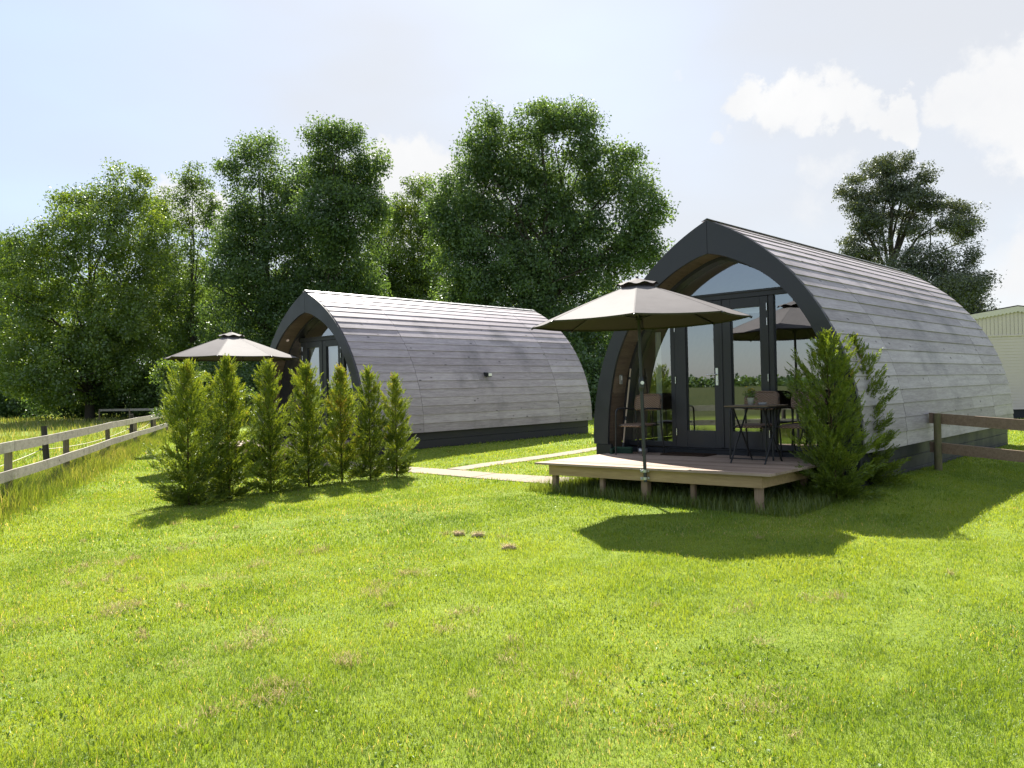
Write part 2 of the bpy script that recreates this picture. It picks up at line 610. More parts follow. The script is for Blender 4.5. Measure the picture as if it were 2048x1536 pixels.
def make_canvas():
    """woven canvas: taupe and slightly shiny outside, darker matt lining inside"""
    m, T = new_mat('taupe_canvas')
    tc = T.n('ShaderNodeTexCoord')
    n = T.noise(tc.outputs['Object'], 3.0, 5, 0.65).outputs[0]
    c = T.ramp(n, [(0.3, (0.138, 0.127, 0.125)), (0.7, (0.162, 0.150, 0.148))])
    d = T.n('ShaderNodeBsdfDiffuse')
    T.l(c, d.inputs[0])
    g = T.n('ShaderNodeBsdfGlossy')
    g.inputs['Roughness'].default_value = 0.62
    o1 = T.n('ShaderNodeMixShader')
    o1.inputs[0].default_value = 0.045
    T.l(d.outputs[0], o1.inputs[1])
    T.l(g.outputs[0], o1.inputs[2])
    w = T.noise(tc.outputs['Object'], 6.0, 4, 0.6).outputs[0]
    bump(T, w, 0.30, 0.02, d.inputs['Normal'])
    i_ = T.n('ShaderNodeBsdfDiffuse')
    i_.inputs[0].default_value = (0.080, 0.073, 0.073, 1)  # inner face of the same cloth, shade under the canopy painted in
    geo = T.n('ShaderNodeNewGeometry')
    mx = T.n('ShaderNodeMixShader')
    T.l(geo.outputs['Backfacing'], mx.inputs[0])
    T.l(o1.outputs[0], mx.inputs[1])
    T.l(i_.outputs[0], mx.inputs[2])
    finish(T, mx.outputs[0])
    return m


MAT['canvas'] = make_canvas()


def make_rattan():
    m, T = new_mat('brown_rattan')
    tc = T.n('ShaderNodeTexCoord')
    sp = T.n('ShaderNodeSeparateXYZ')
    T.l(tc.outputs['Object'], sp.inputs[0])
    k = 2 * math.pi / 0.05
    u = T.math('SINE', T.math('MULTIPLY', sp.outputs[0], k))
    w = T.math('SINE', T.math('MULTIPLY', T.math('ADD', sp.outputs[2], T.math('MULTIPLY', sp.outputs[1], 1.0)), k * 1.4))
    f = T.math('ADD', T.math('MULTIPLY', T.math('MULTIPLY', u, w), 0.5), 0.5)
    n = T.noise(tc.outputs['Object'], 40, 3, 0.6).outputs[0]
    f2 = T.math('ADD', T.math('MULTIPLY', f, 0.75), T.math('MULTIPLY', n, 0.25))
    c = T.ramp(f2, [(0.12, (0.03, 0.018, 0.012)), (0.45, (0.17, 0.105, 0.07)), (0.85, (0.32, 0.215, 0.15))])
    p = principled(T, Roughness=0.55)
    T.l(c, p.inputs['Base Color'])
    bump(T, f, 0.8, 0.006, p.inputs['Normal'])
    finish(T, p.outputs[0])
    return m


MAT['rattan'] = make_rattan()

GRASS_STOPS = [(0.0, (0.056, 0.128, 0.018)), (0.3, (0.128, 0.230, 0.026)), (0.65, (0.200, 0.302, 0.034)), (0.90, (0.245, 0.340, 0.055)), (0.915, (0.38, 0.34, 0.17)), (1.0, (0.54, 0.48, 0.29))]
MAT['grass'] = leafy('lawn_blades', GRASS_STOPS, 0.55, 0.035, 0.45, (1.68, 1.32, 0.5))
MAT['tall_grass'] = leafy('tall_grass_blades', [(0.0, (0.08, 0.13, 0.018)), (0.5, (0.20, 0.25, 0.045)), (0.8, (0.32, 0.30, 0.10)), (1.0, (0.48, 0.41, 0.21))], 0.45, 0.05, 0.4, (1.3, 1.2, 0.5))
MAT['straw'] = leafy('dry_clippings', [(0.0, (0.26, 0.21, 0.09)), (0.5, (0.42, 0.36, 0.175)), (1.0, (0.58, 0.50, 0.28))], 0.35, 0.0, 0.6, (1.0, 0.95, 0.8))
TREE_DARK = [(0.0, (0.048, 0.092, 0.038)), (0.5, (0.088, 0.160, 0.060)), (1.0, (0.152, 0.235, 0.085))]
TREE_MID = [(0.0, (0.052, 0.095, 0.028)), (0.5, (0.098, 0.168, 0.043)), (1.0, (0.160, 0.232, 0.060))]
TREE_LIGHT = [(0.0, (0.062, 0.112, 0.022)), (0.5, (0.120, 0.200, 0.036)), (1.0, (0.205, 0.275, 0.050))]
MAT['leaf_dark'] = leafy('dark_leaves', TREE_DARK, 0.48, 0.04, 0.38)
MAT['leaf_mid'] = leafy('mid_green_leaves', TREE_MID, 0.48, 0.04, 0.38)
MAT['leaf_light'] = leafy('light_green_leaves', TREE_LIGHT, 0.45, 0.06, 0.4)
MAT['leaf_oak'] = leafy('oak_leaves', [(0.0, (0.048, 0.066, 0.045)), (0.5, (0.080, 0.104, 0.066)), (1.0, (0.120, 0.145, 0.090))], 0.26, 0.06, 0.42)
THUJA = [(0.0, (0.060, 0.085, 0.020)), (0.4, (0.132, 0.200, 0.026)), (0.75, (0.230, 0.305, 0.034)), (0.92, (0.31, 0.31, 0.045)), (1.0, (0.34, 0.22, 0.07))]
MAT['thuja'] = leafy('thuja_scale_leaves', THUJA, 0.42, 0.04, 0.45, (1.4, 1.2, 0.5))
MAT['petal'] = leafy('yellow_petals', [(0.0, (0.75, 0.42, 0.02)), (1.0, (0.85, 0.62, 0.05))], 0.3, 0.02, 0.5, (1, 1, 1))


def make_ground():
    m, T = new_mat('turf_soil')
    tc = T.n('ShaderNodeTexCoord')
    v = tc.outputs['Object']
    n1 = T.noise(v, 0.35, 5, 0.6).outputs[0]
    n2 = T.noise(v, 9.0, 6, 0.7).outputs[0]
    n3 = T.noise(v, 1.4, 5, 0.6).outputs[0]
    c = T.ramp(T.math('ADD', T.math('MULTIPLY', n1, 0.5), T.math('MULTIPLY', n2, 0.5)),
               [(0.3, (0.082, 0.128, 0.018)), (0.5, (0.162, 0.218, 0.030)), (0.7, (0.235, 0.282, 0.044))])
    dry = T.maprange(n3, 0.58, 0.75, 0.0, 0.35)
    c = T.mix(dry, c, (0.27, 0.25, 0.10))
    # the open pasture beyond the fence and behind the viewer is coloured darker than the lawn
    sx = T.n('ShaderNodeSeparateXYZ')
    T.l(v, sx.inputs[0])
    edge = T.math('ADD', T.maprange(sx.outputs[1], 1.0, -9.0, 0.0, 1.0), T.maprange(sx.outputs[0], -15.0, -22.0, 0.0, 1.0), clamp=True)
    edge = T.math('MULTIPLY', edge, T.maprange(sx.outputs[1], 26.0, 16.0, 0.0, 1.0))
    past = T.ramp(n1, [(0.3, (0.035, 0.050, 0.014)), (0.5, (0.058, 0.070, 0.022)), (0.7, (0.085, 0.090, 0.034))])
    c = T.mix(edge, c, past)
    p = principled(T, Roughness=0.9)
    p.inputs['Specular IOR Level'].default_value = 0.1
    T.l(c, p.inputs['Base Color'])
    bump(T, n2, 0.9, 0.03, p.inputs['Normal'])
    finish(T, p.outputs[0])
    return m


MAT['ground'] = make_ground()
rng = np.random.default_rng(7)
random.seed(7)


# ------------------------------------------------------------------ the ground and paths
def build_ground():
    def axis(lo, hi, step, far_lo, far_hi):
        mid = np.arange(lo, hi + step, step)
        a = lo - np.geomspace(1.5, lo - far_lo, 14)[::-1]
        b = mid[-1] + np.geomspace(1.5, far_hi - mid[-1], 14)
        return np.concatenate([a, mid, b])
    xs = axis(-22, 16, 0.3, -900, 900)
    ys = axis(-2, 30, 0.3, -900, 900)
    X, Y = np.meshgrid(xs, ys)
    Z = gnd(X, Y)
    V = np.stack([X, Y, Z], -1).reshape(-1, 3)
    ny, nx = X.shape
    i = np.arange(nx * ny).reshape(ny, nx)
    Fq = np.stack([i[:-1, :-1], i[:-1, 1:], i[1:, 1:], i[1:, :-1]], -1).reshape(-1, 4)
    o = link('lawn_ground', np_mesh('lawn_ground', V, Fq, smooth=True), MAT['ground'])
    tag(o, 'green lawn and paddock ground under the grass', 'lawn', kind='structure')


build_ground()


def build_path():
    m = MB()
    def slab(l0, l1, d0, d1, r):
        g = 0.006
        pts = []
        cs = [(l0 + g, d0 + g), (l1 - g, d0 + g), (l1 - g, d1 - g), (l0 + g, d1 - g)]
        for l, d in cs:
            p = P1(l, d)
            pts.append((p.x, p.y, gz(p.x, p.y) + 0.012 + 0.004 * (r - .5)))
        top = pts
        bot = [(x, y, z - 0.06) for x, y, z in pts]
        m.poly(top + bot, [(0, 1, 2, 3), (0, 4, 5, 1), (1, 5, 6, 2), (2, 6, 7, 3), (3, 7, 4, 0)], r)
    l = -1.9
    while l > -8.0:
        slab(l - 0.9, l, -1.00, -0.42, random.random())
        l -= 0.9
    d = -0.38
    while d < 6.5:
        slab(-4.96, -4.50, d, d + 0.9, random.random())
        d += 0.9
    o = m.build('path', MAT['slab'])
    tag(o, 'pale concrete slab path between the two pods', 'path', kind='structure')


build_path()

# ------------------------------------------------------------------ the pods
ZB = 0.545
CXP, CZP, RP = -1.264, 0.0797 + ZB, 3.265
TH0, TH1 = -0.0244, math.acos(1.264 / 3.265)
POD_L = 7.57


def arcp(th, off=0.0):
    return (CXP + (RP + off) * math.cos(th), CZP + (RP + off) * math.sin(th))


IC_RAW = [(0, 3.185), (.15, 3.155), (.28, 3.11), (.55, 2.99), (.85, 2.80), (1.08, 2.59), (1.26, 2.36), (1.42, 2.10), (1.56, 1.79), (1.65, 1.45), (1.705, 1.1), (1.735, .8), (1.75, .41)]


def resample(pts, n):
    p = np.array(pts, float)
    for _ in range(3):      # Chaikin
        q = [p[0]]
        for a, b in zip(p[:-1], p[1:]):
            q += [a * .75 + b * .25, a * .25 + b * .75]
        q.append(p[-1])
        p = np.array(q)
    s = np.concatenate([[0], np.cumsum(np.linalg.norm(np.diff(p, axis=0), axis=1))])
    t = np.linspace(0, s[-1], n)
    return np.stack([np.interp(t, s, p[:, 0]), np.interp(t, s, p[:, 1])], -1)


IC = resample(IC_RAW, 41)
_t = np.gradient(IC, axis=0)
_t /= np.linalg.norm(_t, axis=1)[:, None]
_nrm = np.stack([_t[:, 1], -_t[:, 0]], -1)         # points into the opening


def ic_off(o):
    q = IC + _nrm * o
    q[0, 0] = 0.0
    q[0, 1] = IC[0, 1] - o * 1.03
    return q[q[:, 0] >= -1e-6]


def x_at(z, curve):
    return float(np.interp(-z, -curve[:, 1], curve[:, 0]))


def curve_part(curve, z0, z1, n=18):
    """points along the right-hand curve from height z0 up to z1"""
    return [(x_at(z, curve), z) for z in np.linspace(z0, z1, n)]


def build_pod(name, loc, rz, label, blind_len, curtain, side_lamp):
    root = empty(name, loc, rz)
    tag(root, label, 'cabin', 'arched timber pods')
    rnd = random.Random(int(abs(loc[0]) * 100))
    NB = 21
    # weathered lapped boards in three lengths
    m = MB()
    cuts = [0.035, 1.55, 6.20, POD_L]
    for s in (1, -1):
        for i in range(NB):
            ta = TH0 + (TH1 - TH0) * i / NB
            tb = TH0 + (TH1 - TH0) * (i + 1) / NB
            poly = [arcp(ta, 0.0175), arcp(tb + 0.004, 0.004), arcp(tb + 0.004, -0.012), arcp(ta, -0.004)]
            poly = [(s * x, z) for x, z in poly]
            for k in range(3):
                y0, y1 = cuts[k] + (0.004 if k else 0), cuts[k + 1] - 0.004
                cutp = [y0, y1]
                if k == 1 and rnd.random() < 0.3:
                    cutp = [y0, rnd.uniform(y0 + .8, y1 - .8), y1]
                for a, b in zip(cutp[:-1], cutp[1:]):
                    w = rnd.uniform(-.0015, .0015)
                    pl = [(x + s * w, z + w) for x, z in poly]
                    m.prism(pl, a + (.0012 if a > y0 else 0), b - (.0012 if b < y1 else 0), rnd.random())
    m.build('siding', MAT['siding'], root)
    # membrane and inner lining under the boards
    m = MB()
    pr = [arcp(TH0 + (TH1 - TH0) * i / 24, -0.016) for i in range(25)]
    full = pr + [(-x, z) for x, z in reversed(pr)]
    n = len(full)
    pi_ = [arcp(TH0 + (TH1 - TH0) * i / 24, -0.10) for i in range(25)]
    fi = pi_ + [(-x, z) for x, z in reversed(pi_)]
    for prof, y0, mt in ((full, 0.05, 0), (fi, 0.58, 1)):
        P = [(x, y0, z) for x, z in prof] + [(x, POD_L - 0.02, z) for x, z in prof]
        if mt == 0:
            m.poly(P, [(i, i + 1, i + 1 + n, i + n) for i in range(n - 1)])
        else:
            mi = MB()
            mi.poly(P, [(i, i + 1, i + 1 + n, i + n) for i in range(n - 1)])
            mi.build('inner_wall', MAT['inner'], root)
    m.build('underlay', MAT['plinth'], root)
    # ridge cap
    m = MB()
    zr = CZP + (RP + 0.02) * math.sin(TH1) + 0.006
    for s in (1, -1):
        m.prism([(0.0, zr + .012), (s * .085, zr - .024), (s * .085, zr - .030), (0, zr + .004)], 0.0, POD_L + .01)
    m.build('ridge_cap', MAT['ridge'], root)
    # dark front arch, two halves meeting at the apex
    m = MB()
    n = len(IC)
    outer = [arcp(TH1 + (TH0 - TH1) * i / (n - 1), 0.004) for i in range(n)]
    inner = resample([p for p in IC_RAW[:-1]] + [(1.745, ZB)], n)
    for s in (1, -1):
        x_min = 0.003
        O_ = [(max(x, x_min), z) for x, z in outer]
        I_ = [(max(x, x_min), z) for x, z in inner]
        P = []
        for y in (-0.012, 0.032):
            P += [(s * x, y, z) for x, z in O_] + [(s * x, y, z) for x, z in I_]
        Fs = []
        for i in range(n - 1):
            Fs.append((i, i + 1, n + i + 1, n + i))
            Fs.append((2 * n + i, 3 * n + i, 3 * n + i + 1, 2 * n + i + 1))
            Fs.append((i, 2 * n + i, 2 * n + i + 1, i + 1))
            Fs.append((n + i, n + i + 1, 3 * n + i + 1, 3 * n + i))
        Fs.append((0, n, 3 * n, 2 * n))
        Fs.append((n - 1, 2 * n - 1 + 2 * n, 2 * n - 1 + n * 0, n - 1)[:3] if False else (n - 1, 3 * n - 1, 4 * n - 1, 2 * n - 1))
        m.poly(P, Fs)
    m.build('front_arch', MAT['anthracite'], root)
    # wooden lining of the porch
    m = MB()
    lin = IC
    for s in (1, -1):
        k = 0
        while k < len(lin) - 1:
            e = min(k + 3, len(lin) - 1)
            r = rnd.random()
            for i in range(k, e):
                a, b = lin[i], lin[i + 1]
                if b[1] < 0.5:
                    continue
                aa = a + (b - a) * (0.06 if i == k else 0)
                o = 0.012
                na, nb = _nrm[i], _nrm[i + 1]
                P = [(s * aa[0], .034, aa[1]), (s * b[0], .034, b[1]), (s * b[0], .36, b[1]), (s * aa[0], .36, aa[1])]
                m.poly(P, [(0, 1, 2, 3)], r)
            k = e
        P = [(s * (x + .012), y, z + .012) for y in (.03, .37) for x, z in lin]
        m.poly(P, [(i, i + 1, len(lin) + i + 1, len(lin) + i) for i in range(len(lin) - 1)], 0.0)
    m.build('porch_lining', MAT['soffit'], root)
    # frame ring round the glazing
    m = MB()
    C5 = ic_off(0.05)
    na = len(C5)
    A_ = IC[-na:]
    for s in (1, -1):
        P = [(s * x, .362, z) for x, z in IC[-na:]] + [(s * x, .362, z) for x, z in C5] + [(s * x, .565, z) for x, z in C5]
        if na < len(IC):
            P[0] = (0, .362, IC[0, 1])
        Fs = [(i, i + 1, na + i + 1, na + i) for i in range(na - 1)] + [(na + i, na + i + 1, 2 * na + i + 1, 2 * na + i) for i in range(na - 1)]
        m.poly(P, Fs)
    # transom, mullions, bottom rails and sill
    Y0, Y1 = .475, .545
    def bar(x0, x1, z0, z1, y0=Y0, y1=Y1):
        m.box((x0, y0, z0), (x1, y1, z1), bev=.004)
    xt = x_at(2.60, C5)
    bar(-xt, xt, 2.595, 2.672)
    bar(-xt, xt, 2.660, 2.690, Y0 - .02, Y1 - .003)
    bar(-.925, -.852, .50, 2.594)
    bar(.622, .695, .50, 2.594)
    xb = x_at(.56, C5)
    bar(-xb, -.926, .50, .575)
    bar(.696, xb, .50, .575)
    m.build('glazing_frame', MAT['anthracite'], root)
    m = MB()
    m.box((-1.74, .405, .30), (1.74, .56, .485), bev=.004)
    m.box((-.95, .385, .486), (.72, .478, .499), bev=.003)
    m.build('door_sill', MAT['plinth'], root)
    # fixed panes
    def pane(nm, outline, y=.512):
        pm = MB()
        pm.poly([(x, y, z) for x, z in outline], [tuple(range(len(outline)))])
        return pm.build(nm, MAT['glass'], root)
    cr = curve_part(C5, 2.691, C5[0, 1] - .002, 22)
    pane('top_pane', cr + [(-x, z) for x, z in reversed(cr)])
    cr = curve_part(C5, .576, 2.594, 26)
    pane('side_pane', [(.696, .576)] + cr + [(.696, 2.594)])
    cl = [(-x, z) for x, z in cr]
    pane('side_pane', [(-.926, .576)] + cl + [(-.926, 2.594)])
    # two glazed doors
    for (x0, x1, p0, p1, hx, handle) in ((-.85, -.108, -.665, -.205, -.838, True), (-.100, .620, .060, .500, .606, False)):
        dm = MB()
        yb, ye = .468, .53
        z0, z1, q0, q1 = .502, 2.590, .745, 2.455
        dm.box((x0, yb, z0), (p0, ye, z1), bev=.004)
        dm.box((p1, yb, z0), (x1, ye, z1), bev=.004)
        dm.box((p0, yb + .001, z0), (p1, ye - .001, q0), bev=.002)
        dm.box((p0, yb + .001, q1), (p1, ye - .001, z1), bev=.002)
        for a, b, c, d_ in ((p0, p0 + .012, q0, q1), (p1 - .012, p1, q0, q1)):
            dm.box((a, yb + .018, c), (b, yb + .04, d_), bev=.002)
        if not handle:
            dm.box((x0 - .006, yb - .012, z0 + .01), (x0 + .032, yb - .001, z1 - .004), bev=.003)
        door = dm.build('door', MAT['anthracite'], root)
        pm = MB()
        pm.poly([(p0, .505, q0), (p1, .505, q0), (p1, .505, q1), (p0, .505, q1)], [(0, 1, 2, 3)])
        pm.build('door_pane', MAT['glass'], door)
        for hz in (2.44, 2.24, 1.48, .72):
            hm = MB()
            hm.tube([(hx, yb - .008, hz - .05), (hx, yb - .008, hz + .05)], .0085, 8)
            hm.build('hinge', MAT['steel'], door)
        if handle:
            hm = MB()
            hm.box((-.182, yb - .012, 1.39), (-.140, yb - .002, 1.64), bev=.004)
            hm.tube([(-.161, yb - .01, 1.545), (-.161, yb - .055, 1.545), (-.175, yb - .06, 1.545), (-.295, yb - .058, 1.543)], .0095, 8)
            hm.tube([(-.161, yb - .018, 1.45), (-.161, yb - .008, 1.45)], .012, 10)
            hm.build('handle', MAT['steel'], door)
        bm_ = MB()
        bm_.box((p0 - .02, .545, q1 - .045), (p1 + .02, .60, q1 + .03), bev=.008)
        bm_.box((p0 - .005, .565, q1 - blind_len), (p1 + .005, .568, q1 - .04))
        bm_.box((p0 - .01, .560, q1 - blind_len - .02), (p1 + .01, .573, q1 - blind_len), bev=.003)
        bm_.build('blind', MAT['blind'], door)
    # room behind the glass
    m = MB()
    m.box((-1.88, .57, .44), (1.88, POD_L - .06, .50))
    m.build('floor_boards', MAT['floor'], root)
    m = MB()
    back = [arcp(TH0 + (TH1 - TH0) * i / 24, -0.014) for i in range(25)]
    m.prism(back + [(-x, z) for x, z in reversed(back[:-1])], POD_L - .055, POD_L - .012)
    m.build('rear_wall', MAT['anthracite'], root)
    if curtain:
        m = MB()
        xs = [(-1.30 + .012 * i, .66 + .012 * math.sin(i * 1.9)) for i in range(10)]
        P = [(x, y, .56) for x, y in xs] + [(x, y, 2.22) for x, y in xs]
        m.poly(P, [(i, i + 1, 11 + i, 10 + i) for i in range(9)], smooth=True)
        m.build('curtain', MAT['curtain'], root)
    # dark plinth on the lawn
    m = MB()
    for k in range(3):
        za = .02 + k * .175
        for s in (1, -1):
            m.box((s * 1.90 - .02, .05, za), (s * 1.90 + .02, POD_L - .06, za + .171), rnd.random(), bev=.004)
        m.box((-1.879, POD_L - .10, za), (1.879, POD_L - .064, za + .171), rnd.random(), bev=.004)
        for s in (1, -1):
            xa, xb_ = (1.74, 1.879) if s > 0 else (-1.879, -1.74)
            m.box((xa, .05, za), (xb_, .09, za + .171), bev=.004)
    for s in (1, -1):
        xa, xb_ = (1.69, 1.97) if s > 0 else (-1.97, -1.69)
        m.box((xa, -.006, .36), (xb_, .045, ZB - .003), bev=.004)
    m.build('plinth', MAT['plinth'], root)
    # spotlight in the porch lining, key box
    m = MB()
    i = 13
    c = IC[i]
    nn = _nrm[i]
    ctr = Vector((-c[0] - -nn[0] * -0.0, .20, c[1]))
    nv = Vector((-nn[0], 0, nn[1]))
    ctr = Vector((-c[0], .20, c[1])) + nv * .001
    m.tube([ctr, ctr + nv * .008], .038, 14)
    m.build('porch_spotlight', MAT['steel'], root)
    m = MB()
    m.box((-1.628, .15, 1.44), (-1.602, .21, 1.58), bev=.006)
    k_ = m.build('key_box', MAT['grey_plastic'], root)
    m = MB()
    m.box((-1.6015, .165, 1.50), (-1.597, .195, 1.565), bev=.002)
    m.build('keypad', MAT['white'], k_)
    if side_lamp:
        th = math.asin((1.78 - CZP) / RP)
        x, z = arcp(th, .012)
        m = MB()
        m.box((x - .03, 3.655, z - .045), (x + .04, 3.745, z + .05), bev=.008)
        m.tube([(x + .03, 3.70, z + .02), (x + .085, 3.70, z + .005)], .02, 10)
        m.box((x + .06, 3.63, z - .06), (x + .15, 3.77, z + .035), bev=.012)
        lm = m.build('wall_lamp', MAT['black_metal'], root)
        m = MB()
        m.box((x + .151, 3.645, z - .045), (x + .158, 3.755, z + .02), bev=.003)
        m.build('lamp_lens', MAT['lens'], lm)
    return root


pod_a = build_pod('camping_pod', O1, -YAW1, 'arched grey timber pod behind the deck with table and doormat, tall and near', .06, True, False)
pod_b = build_pod('camping_pod', O2, -YAW2, 'arched grey timber pod with a small black lamp on its side, behind the conifer hedge', .93, False, True)


# ------------------------------------------------------------------ decks
DZ, TILT = 0.405, 0.0075


def deck_z(l):
    return DZ + TILT * (l + 1.75)


def build_deck(name, O, rz, label, post_l):
    root = empty(name, O, rz)
    tag(root, label, 'deck', 'wooden decks before the pods')
    rnd = random.Random(3)
    m = MB()
    W = .1385
    y = -1.66
    k = 0
    while y < .40:
        y2 = min(y + W - .006, .402)
        # boards are cut to follow the arch legs at the back
        x0, x1 = (-1.76, 1.62)
        if y > -.05:
            x0, x1 = (-1.715, 1.62)
        segs = [(x0, x1)] if k % 3 else [(x0, rnd.uniform(-.6, .6)), None]
        if segs[-1] is None:
            segs = [(x0, segs[0][1] - .002), (segs[0][1] + .002, x1)]
        for a, b in segs:
            dz = rnd.uniform(-.0015, .0015)
            P = []
            for (xx, yy, t) in ((a, y, 0), (b, y, 0), (b, y2, 0), (a, y2, 0), (a, y, 1), (b, y, 1), (b, y2, 1), (a, y2, 1)):
                P.append((xx, yy, deck_z(xx) - .026 * (1 - t) + dz))
            m.poly(P, [(0, 3, 2, 1), (4, 5, 6, 7), (0, 1, 5, 4), (1, 2, 6, 5), (2, 3, 7, 6), (3, 0, 4, 7)], rnd.random())
        y += W
        k += 1
    m.build('decking', MAT['deck'], root)

    def beam(x0, x1, y0, y1, h, nm, mat):
        mm = MB()
        P = []
        for t in (0, 1):
            for (xx, yy) in ((x0, y0), (x1, y0), (x1, y1), (x0, y1)):
                P.append((xx, yy, deck_z(xx) - .0275 - h * (1 - t)))
        mm.poly(P, [(0, 3, 2, 1), (4, 5, 6, 7), (0, 1, 5, 4), (1, 2, 6, 5), (2, 3, 7, 6), (3, 0, 4, 7)], rnd.random())
        return mm.build(nm, mat, root)
    beam(-1.55, 1.50, -1.605, -1.565, .135, 'fascia', MAT['fascia'])
    beam(1.46, 1.50, -1.563, -.06, .135, 'fascia', MAT['fascia'])
    beam(-1.55, -1.51, -1.563, -.06, .135, 'fascia', MAT['fascia'])
    for xj in (-.85, -.2, .45, 1.0):
        beam(xj, xj + .04, -1.563, -.02, .12, 'joist', MAT['deck_post'])
    mw = root.matrix_basis if False else Matrix.Translation(O) @ Matrix.Rotation(rz, 4, 'Z')
    for (xl, yl, wd) in post_l:
        wp = mw @ Vector((xl, yl, 0))
        g = gz(wp.x, wp.y) - O.z - .05
        mm = MB()
        mm.box((xl - wd, yl - wd, g), (xl + wd, yl + wd, deck_z(xl) - .164), rnd.random(), bev=.004)
        mm.build('post', MAT['deck_post'], root)
    return root


posts = [(-1.50, -1.53, .035), (-.72, -1.52, .028), (-.06, -1.52, .045), (.60, -1.52, .028), (1.42, -1.52, .04), (-1.5, -.3, .035), (-.2, -.4, .035), (1.4, -.3, .035)]
build_deck('wooden_deck', O1, -YAW1, 'raised pale wooden deck with rattan chairs and table on it', posts)
build_deck('wooden_deck', O2, -YAW2, 'raised wooden deck mostly hidden behind the row of conifers', posts)


